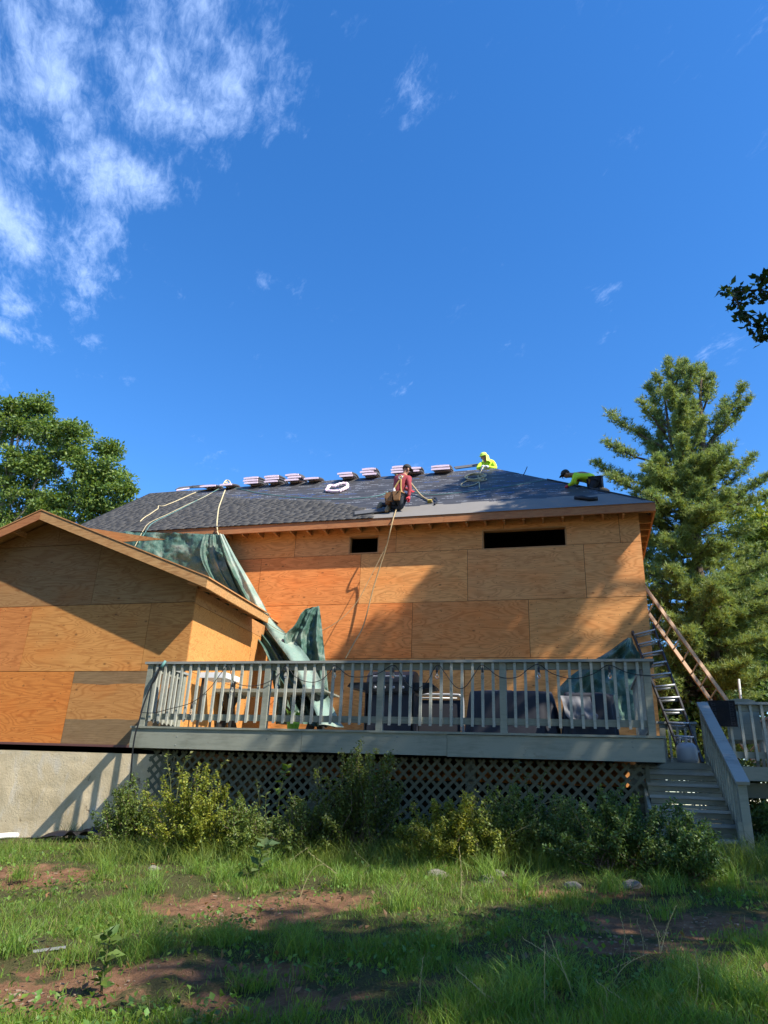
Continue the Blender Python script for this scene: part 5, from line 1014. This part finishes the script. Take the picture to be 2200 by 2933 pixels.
# propane tank on the landing
c = Vector((1.66-.12, 11.9, .575)); pt = empty('propane_tank', c, 'grey propane tank standing at the top of the steps', 'gas tank'); MAT['tank'] = m_plain('grey_tank_paint', (.36, .37, .38), .45, .1, .3, 4)
obj('tank_body', MB().lathe(c+Vector((0, 0, .03)), [(.10, 0), (.135, .02), (.15, .06), (.15, .20), (.138, .25), (.10, .285), (.04, .30)], 18), MAT['tank'], pt, smooth=True); obj('foot_ring', MB().lathe(c, [(.11, 0), (.115, .0), (.115, .05), (.11, .05)], 16), MAT['tank'], pt)
for k in range(3):
    an = k*2.09+.5; obj('collar', MB().tube([c+Vector((math.cos(an+q)*.09, math.sin(an+q)*.09, .40)) for q in np.linspace(-.7, .7, 6)], .012, 6).tube([c+Vector((math.cos(an)*.09, math.sin(an)*.09, .30)), c+Vector((math.cos(an)*.09, math.sin(an)*.09, .40))], .014, 6), MAT['tank'], pt)
obj('valve', MB().lathe(c+Vector((0, 0, .33)), [(.02, 0), (.02, .05), (.03, .05), (.03, .065)], 8), MAT['metal'], pt)
# rug over the side-deck rail
MAT['rug'] = m_plain('black_rug', (.008, .008, .010), .95, 0, .3, 40, .5); MAT['rug2'] = m_plain('charcoal_rug_border', (.028, .028, .032), .95, 0, .2, 40, .5)
a, b = P(2030, 2016, 11.44), P(2114, 2082, 11.44); rz0, rz1 = b.z, 1.449; ru = obj('rug', MB().box(a.x, b.x, 11.425, 11.437, rz0, rz1+.012).box(a.x, b.x, 11.437, 11.63, rz1+.002, rz1+.014).box(a.x, b.x, 11.63, 11.642, rz1-.3, rz1+.012), MAT['rug'], None); tag(ru, 'black rug with key-pattern border hung over the side-deck rail', 'rug')
mb = MB(); s_ = .011
for sx in (a.x+.03, b.x-.085):
    z = rz0+.02
    while z < rz1-.06:
        for (u0, u1, w0, w1) in ((0, 5, 0, 1), (4, 5, 1, 4), (1, 4, 3, 4), (1, 2, 2, 3), (0, 1, 1, 6)): mb.box(sx+u0*s_, sx+u1*s_, 11.4225, 11.4255, z+w0*s_, z+w1*s_)
        z += .066
tag(obj('key_border', mb, MAT['rug2'], ru), kind='stuff')
# chair behind the rug
c0 = P(2122, 2010, 12.4); ch = empty('patio_chair', (c0.x, 12.5, .573), 'grey round-backed chair behind the side-deck rail', 'chair'); w2 = .24
obj('backrest', MB().prism([(c0.x-w2, 12.4, 1.0), (c0.x+w2, 12.4, 1.0), (c0.x+w2, 12.4, c0.z-.03), (c0.x+w2*.8, 12.4, c0.z+.02), (c0.x+w2*.4, 12.4, c0.z+.045), (c0.x-w2*.4, 12.4, c0.z+.045), (c0.x-w2*.8, 12.4, c0.z+.02), (c0.x-w2, 12.4, c0.z-.03)], (0, .03, 0)), MAT['deck'], ch)
obj('seat', MB().box(c0.x-w2, c0.x+w2, 12.43, 12.9, .98, 1.02), MAT['deck'], ch)
for sx in (-1, 1):
    for yy in (12.45, 12.85): obj('leg', MB().box(c0.x+sx*(w2-.03)-.02, c0.x+sx*(w2-.03)+.02, yy-.02, yy+.02, .573, .979), MAT['deck'], ch)
# --- ground clutter
def rock(label, px, py, r, seed, mat='rock'):
    p = ground_hit(px, py); mb = MB()
    def fn(u, v):
        a = u*2*math.pi; t = (v-.35)*math.pi*.77; c = Vector((math.cos(a)*math.cos(t)*1.25, math.sin(a)*math.cos(t), math.sin(t)*.7)); k = r*(1+.38*mnoise.noise(c*1.6+Vector((seed, 0, 0))) + .14*mnoise.noise(c*4+Vector((seed, 3, 0)))); return p + c*k
    o = obj('rock', mb.grid(fn, 14, 9), MAT[mat], None); tag(o, label, 'rock', 'stones at the foot of the shrubs')
MAT['rock'] = m_plain('pale_fieldstone', (.19, .17, .14), .9, 0, .4, 6, .8)
for k, (px, py, r, lb) in enumerate(((1255, 2512, .10, 'largest pale stone in front of the sunlit right shrub'), (1395, 2520, .07, 'pale stone right of the largest stone'), (1430, 2505, .06, 'small stone beside the arching grass'), (440, 2490, .06, 'small pale stone in front of the sunlit left shrub'), (340, 2465, .07, 'stone near the foundation corner'), (1810, 2540, .08, 'stone under the wide dark shrub'), (1990, 2530, .08, 'stone at the foot of the steps'), (860, 2470, .05, 'small stone below the lattice middle'), (1640, 2540, .06, 'stone left of the wide dark shrub'))): rock(lb, px, py, r, k*3.1)
for k in range(46):
    px, py = random.choice([(110, 2500), (60, 2480), (200, 2470), (640, 2600), (330, 2800), (1800, 2705), (2050, 2650), (60, 2850), (1360, 2700)]); 
def debris():
    mb = MB()
    for k in range(260):
        px, py, sx, sy = random.choice([(120, 2490, 110, 40), (150, 2470, 90, 25), (700, 2600, 170, 40), (320, 2800, 150, 30), (1800, 2705, 110, 25), (2050, 2650, 140, 35), (80, 2850, 130, 30), (1450, 2695, 40, 14)])
        p = ground_hit(random.gauss(px, sx*.6), random.gauss(py, sy*.6)); r = random.uniform(.004, .011); a = random.uniform(0, 3.14)
        mb.obox(p+Vector((0, 0, r*.3)), (Vector((math.cos(a), math.sin(a), random.uniform(-.2, .2))).normalized(), Vector((-math.sin(a), math.cos(a), 0)), Vector((0, 0, 1))), (r*random.uniform(.8, 2.5), r*.7, r*.35))
    o = obj('wood_chips', mb, MAT['chips'], None); tag(o, 'scattered chips and pebbles on the bare soil', 'debris', kind='stuff')
MAT['chips'] = m_plain('pale_chips', (.30, .22, .15), .9, 0, .5, 30); debris()
pg = ground_hit(275, 2420)
def fab(u, v):
    x = -8.1+1.5*u; y = 10.15+.75*v; f = 1-abs(2*u-1)**3
    return (x+.1*mnoise.noise(Vector((u*3, v*3, 1))), y+.15*mnoise.noise(Vector((u*4, v*2, 7))), float(gz(x, y))+.05+.16*f*abs(mnoise.noise(Vector((u*6, v*5, 2))))+.05*f)
o = obj('plastic_sheet', MB().grid(fab, 40, 18), MAT['black'], None, smooth=True); tag(o, 'crumpled black plastic sheet on the ground by the foundation', 'plastic sheet')
a = ground_hit(-20, 2408); b = ground_hit(48, 2403); o = obj('drain_pipe', MB().tube(smooth_path([a+Vector((0, 0, .05)), a.lerp(b, .5)+Vector((0, 0, .06)), b+Vector((0, 0, .05))]), .045, 10), MAT['white'], None, smooth=True); tag(o, 'white drain pipe end lying at the foundation, left edge', 'pipe')
a = ground_hit(140, 2728); o = obj('metal_scrap', MB().obox(a+Vector((0, 0, .02)), (Vector((.8, .55, .1)).normalized(), Vector((-.55, .8, 0)).normalized(), Vector((0, 0, 1))), (.11, .02, .006)), MAT['metal'], None); tag(o, 'bright metal scrap lying in grass at left', 'scrap')
# --- people
def skin_mesh(name, joints, edges, mat, parent, sub=2):
    names = list(joints); me = bpy.data.meshes.new(name+'_skin'); org = ORG[parent.name]
    me.from_pydata([tuple(Vector(joints[n][0])-org) for n in names], [(names.index(a), names.index(b)) for a, b in edges], []); o = bpy.data.objects.new(name, me); COL.objects.link(o)
    m = o.modifiers.new('skin', 'SKIN'); m.use_smooth_shade = True
    if not me.skin_vertices: 
        bm = bmesh.new(); bm.from_mesh(me); bm.verts.layers.skin.verify(); bm.to_mesh(me); bm.free()
    for n, sv in zip(names, me.skin_vertices[0].data): r = joints[n][1]; sv.radius = r if isinstance(r, tuple) else (r, r)
    me.skin_vertices[0].data[0].use_root = True
    if sub: s = o.modifiers.new('sub', 'SUBSURF'); s.levels = s.render_levels = sub
    dg = bpy.context.evaluated_depsgraph_get(); dg.update(); fin = bpy.data.meshes.new_from_object(o.evaluated_get(dg)); COL.objects.unlink(o); bpy.data.objects.remove(o)
    fin.polygons.foreach_set('use_smooth', [True]*len(fin.polygons)); fin.materials.clear(); fin.materials.append(mat); q = bpy.data.objects.new(name, fin); link(q, parent, org); return q
MAT['skin'] = m_plain('tanned_skin', (.34, .17, .10), .55, 0, .1); MAT['red'] = m_plain('dusty_red_shirt', (.30, .045, .055), .85, 0, .35, 14, .5); MAT['hivis'] = m_plain('hi_vis_shirt', (.52, .78, .03), .7, 0, .15, 10, .4); MAT['jeans'] = m_plain('dark_work_trousers', (.030, .036, .05), .85, 0, .4, 12, .4)
MAT['boot'] = m_plain('tan_boot', (.30, .20, .10), .8, 0, .3, 12, .3); MAT['leather'] = m_plain('tan_leather', (.27, .14, .055), .65, 0, .4, 10, .3); MAT['strap'] = m_plain('harness_webbing', (.42, .30, .10), .75, 0, .25); MAT['cap_cloth'] = m_plain('dark_cap', (.035, .033, .03), .85); MAT['glove'] = m_plain('red_glove', (.55, .05, .07), .7); MAT['hivis2'] = m_plain('pale_hi_vis_hood', (.60, .82, .12), .7, 0, .1)
BODY = [('pelvis', 'belly'), ('belly', 'chest'), ('chest', 'neck'), ('neck', 'head'), ('head', 'crown'), ('chest', 'shl'), ('shl', 'ell'), ('ell', 'wrl'), ('chest', 'shr'), ('shr', 'elr'), ('elr', 'wrr'), ('pelvis', 'hil'), ('hil', 'knl'), ('knl', 'anl'), ('anl', 'tol'), ('pelvis', 'hir'), ('hir', 'knr'), ('knr', 'anr'), ('anr', 'tor')]
RAD = {'pelvis': .135, 'belly': (.15, .11), 'chest': (.165, .11), 'neck': .055, 'head': .085, 'crown': .075, 'shl': .065, 'ell': .045, 'wrl': .033, 'shr': .065, 'elr': .045, 'wrr': .033, 'hil': .09, 'knl': .06, 'anl': .042, 'tol': .035, 'hir': .09, 'knr': .06, 'anr': .042, 'tor': .035}
def hand(p, d, parent, mat):
    d = Vector(d).normalized(); s = d.orthogonal().normalized(); up = d.cross(s); mb = MB(); p = Vector(p)
    mb.tube([p-d*.01, p+d*.03, p+d*.075], [.028, .04, .036], 8)
    for k in range(4): q = p+d*.07+s*(k-1.5)*.019; L = (.055, .068, .064, .048)[k]; mb.tube([q, q+d*L*.55, q+d*L*.85+up*L*.45], [.0105, .010, .008], 6)
    q = p+d*.02+s*.034; mb.tube([q, q+s*.025+d*.03, q+s*.02+d*.055+up*.02], [.013, .012, .009], 6); obj('hand', mb, mat, parent, smooth=True)
def face(head, fwd, up, parent):
    h = Vector(head); f = Vector(fwd).normalized(); u = Vector(up).normalized(); s = f.cross(u).normalized(); mb = MB()
    mb.tube([h+f*.09+u*.01, h+f*.115-u*.025, h+f*.095-u*.035], [.010, .016, .010], 6); obj('nose', mb, MAT['skin'], parent, smooth=True)
    e = MB()
    for k in (-1, 1): e.lathe(h+f*.085+s*k*.032+u*.015, [(.012, 0), (.010, .006), (.002, .009)], 8, f)
    obj('eyes', e, MAT['black'], parent); obj('mouth', MB().obox(h+f*.092-u*.06, (s, u, f), (.022, .005, .004)), MAT['cap_cloth'], parent)
    ea = MB()
    for k in (-1, 1): ea.obox(h+s*k*.088-u*.005, (f, u, s), (.018, .028, .008))
    obj('ears', ea, MAT['skin'], parent)
def capobj(head, fwd, up, parent, mat, flap=False, r=.105):
    h = Vector(head); f = Vector(fwd).normalized(); u = Vector(up); u = (u-f*u.dot(f)).normalized(); s = f.cross(u); mb = MB().lathe(h+u*.02, [(r, 0), (r*1.02, .03), (r*.92, .075), (r*.6, .108), (.01, .118)], 14, u)
    c = obj('cap', mb, mat, parent, smooth=True); obj('brim', MB().prism([h+u*.035+f*.08-s*.075, h+u*.025+f*.15-s*.055, h+u*.02+f*.17, h+u*.025+f*.15+s*.055, h+u*.035+f*.08+s*.075], u*.008), mat, c); return c
def dressed(name, label, J, shirt, trousers, shoe, glove, hd, upv, capmat, root):
    t = empty(name, root, label, 'person'); JJ = {k: (v, RAD[k]) for k, v in J.items()}; skin_mesh('body', JJ, BODY, MAT['skin'], t)
    g = lambda ks, f: {k: (J[k], tuple(x*f for x in RAD[k]) if isinstance(RAD[k], tuple) else RAD[k]*f) for k in ks}
    sh = g(['belly', 'chest', 'shl', 'ell', 'wrl', 'shr', 'elr', 'wrr', 'pelvis'], 1.17); sh['neckb'] = (Vector(J['chest']).lerp(Vector(J['neck']), .75), .075); order = ['chest', 'belly', 'pelvis', 'neckb', 'shl', 'ell', 'wrl', 'shr', 'elr', 'wrr']
    skin_mesh('shirt', {k: sh[k] for k in order}, [('chest', 'belly'), ('belly', 'pelvis'), ('chest', 'neckb'), ('chest', 'shl'), ('shl', 'ell'), ('ell', 'wrl'), ('chest', 'shr'), ('shr', 'elr'), ('elr', 'wrr')], shirt, t)
    skin_mesh('trousers', {k: g(['pelvis', 'hil', 'knl', 'anl', 'hir', 'knr', 'anr'], 1.24)[k] for k in ['pelvis', 'hil', 'knl', 'anl', 'hir', 'knr', 'anr']}, [('pelvis', 'hil'), ('hil', 'knl'), ('knl', 'anl'), ('pelvis', 'hir'), ('hir', 'knr'), ('knr', 'anr')], trousers, t)
    for s in 'lr':
        an, to = Vector(J['an'+s]), Vector(J['to'+s]); d = (to-an).normalized(); obj('boot', MB().tube([an-d*.06, an-d*.03, an+d*.03, an.lerp(to, .6), to, to+d*.05], [.04, .06, .066, .058, .05, .025], 10), shoe, t, smooth=True)
        w, e = Vector(J['wr'+s]), Vector(J['el'+s]); hand(w, w-e, t, glove)
    face(J['head'], hd, upv, t); capobj(J['head'], hd, upv, t, capmat); return t
# kneeling roofer in red, back to the viewer, turned right
kr, kl = RP(1150, 1464, .07), RP(1132, 1460, .07); yb_ = kr.y
Pj = lambda x, y, dy: P(x, y, yb_+dy)
J = {'pelvis': Pj(1138, 1424, -.02), 'belly': Pj(1141, 1404, .0), 'chest': Pj(1150, 1377, .02), 'neck': Pj(1160, 1357, .04), 'head': Pj(1165, 1346, .05), 'crown': Pj(1166, 1338, .05), 'shr': Pj(1168, 1369, -.06), 'elr': Pj(1174, 1398, -.08), 'wrr': Pj(1171, 1424, -.10), 'shl': Pj(1134, 1370, .14), 'ell': Pj(1150, 1394, .34), 'wrl': Pj(1172, 1404, .42),
     'hir': Pj(1145, 1429, -.08), 'knr': kr, 'anr': RP(1116, 1462, .09), 'tor': RP(1108, 1470, .06), 'hil': Pj(1132, 1428, .08), 'knl': RP(1130, 1455, .07), 'anl': RP(1092, 1457, .10), 'tol': RP(1084, 1462, .05)}
w1 = dressed('person', 'roofer kneeling at the eave in red shirt, dark cap and tool belt', J, MAT['red'], MAT['jeans'], MAT['boot'], MAT['glove'], (.75, .6, -.15), (0, 0, 1), MAT['cap_cloth'], RP(1135, 1462, 0))
hb = MB(); ch_, pe = Vector(J['chest']), Vector(J['pelvis'])
vd = Vector((.1, -1, .05)); off = lambda p, k=.15: Vector(p)+vd.normalized()*k
hb.tube(smooth_path([Vector(J['shl'])+Vector((.02, -.02, .08)), off(J['chest'], .155), off(J['belly'], .15)+Vector((.08, 0, 0)), off(J['pelvis'], .16)+Vector((.12, .03, 0))]), .021, 6)
hb.tube(smooth_path([Vector(J['shr'])+Vector((-.03, .02, .085)), off(J['chest'], .155)+Vector((.03, 0, 0)), off(J['belly'], .15)+Vector((-.06, 0, 0)), off(J['pelvis'], .16)+Vector((-.1, .03, 0))]), .021, 6)
obj('harness_straps', hb, MAT['strap'], w1, smooth=True)
obj('dorsal_ring', MB().tube([off(J['chest'], .18)+Vector((math.cos(a)*.04, 0, math.sin(a)*.05)) for a in np.linspace(0, 6.28, 13)], .012, 6), MAT['metal'], w1)
bl_ = MB()
ring = [Vector(J['pelvis'])+Vector((math.cos(a)*.185, math.sin(a)*.175, .055)) for a in np.linspace(0, 6.28, 17)]; bl_.tube(ring, .03, 6); obj('belt', bl_, MAT['leather'], w1)
for (dx, dy, w_) in ((-.14, -.15, .085), (.04, -.20, .085), (-.22, .0, .07)):
    c = Vector(J['pelvis'])+Vector((dx, dy, -.04)); obj('tool_pouch', MB().add([c+Vector((sx*w_*k, sy*.045*k, z)) for z, k in ((-.12, .75), (.09, 1.1)) for sx, sy in ((-1, -1), (1, -1), (1, 1), (-1, 1))], [(0, 3, 2, 1), (4, 5, 6, 7), (0, 1, 5, 4), (1, 2, 6, 5), (2, 3, 7, 6), (3, 0, 4, 7)]), MAT['leather'], w1)
obj('water_bottle', MB().lathe(Vector(J['pelvis'])+Vector((-.03, -.2, -.0)), [(.03, 0), (.032, .1), (.015, .13), (.015, .15)], 8), MAT['white'], w1)
# hooded roofer sitting behind the ridge
J = {'pelvis': P(1410, 1362, 18.7), 'belly': P(1408, 1346, 18.6), 'chest': P(1401, 1330, 18.4), 'neck': P(1390, 1316, 18.3), 'head': P(1386, 1309, 18.25), 'crown': P(1388, 1302, 18.26), 'shl': P(1377, 1329, 18.3), 'ell': P(1368, 1343, 18.15), 'wrl': P(1381, 1337, 17.95), 'shr': P(1413, 1325, 18.45), 'elr': P(1420, 1341, 18.2), 'wrr': P(1398, 1337, 17.98),
     'hil': P(1402, 1366, 18.6), 'knl': P(1395, 1362, 18.35), 'anl': P(1395, 1405, 18.6), 'tol': P(1390, 1410, 18.5), 'hir': P(1418, 1366, 18.6), 'knr': P(1415, 1362, 18.35), 'anr': P(1420, 1405, 18.6), 'tor': P(1415, 1410, 18.5)}
w2_ = dressed('person', 'roofer in yellow-green hood and shirt gripping rope behind the ridge', J, MAT['hivis'], MAT['jeans'], MAT['boot'], MAT['white'], (-.55, -.75, -.3), (0, 0, 1), MAT['hivis2'], P(1410, 1366, 18.7))
hd_ = Vector(J['head']); obj('neck_flap', MB().grid(lambda u, v: hd_ + Vector((.03+(.105+.05*v)*math.cos(-1.2+3.6*u), .03+(.105+.05*v)*math.sin(-1.2+3.6*u), .05-.22*v)), 14, 6), MAT['hivis2'], w2_, smooth=True)
# roofer bent over the right hip
J = {'pelvis': P(1702, 1378, 15.88), 'belly': P(1685, 1368, 15.83), 'chest': P(1662, 1363, 15.78), 'neck': P(1637, 1361, 15.73), 'head': P(1622, 1361, 15.71), 'crown': P(1616, 1358, 15.71), 'shl': P(1648, 1366, 15.60), 'ell': P(1640, 1384, 15.63), 'wrl': P(1628, 1391, 15.73), 'shr': P(1652, 1362, 15.93), 'elr': P(1655, 1384, 15.98), 'wrr': P(1640, 1394, 15.98),
     'hil': P(1702, 1382, 15.78), 'knl': P(1690, 1404, 15.83), 'anl': P(1722, 1402, 15.88), 'tol': P(1734, 1404, 15.88), 'hir': P(1706, 1382, 15.98), 'knr': P(1700, 1404, 16.08), 'anr': P(1730, 1404, 16.08), 'tor': P(1740, 1406, 16.08)}
w3 = dressed('person', 'roofer in yellow-green shirt and dark cap bending over the right hip', J, MAT['hivis'], MAT['jeans'], MAT['boot'], MAT['glove'], (-.9, -.1, -.45), (-.4, 0, .9), MAT['cap_cloth'], P(1702, 1404, 15.88))
obj('belt', MB().tube([Vector(J['pelvis'])+Vector((-.10+.02*math.cos(a), math.cos(a)*.17, math.sin(a)*.17+.02)) for a in np.linspace(0, 6.28, 17)], .025, 6), MAT['leather'], w3)
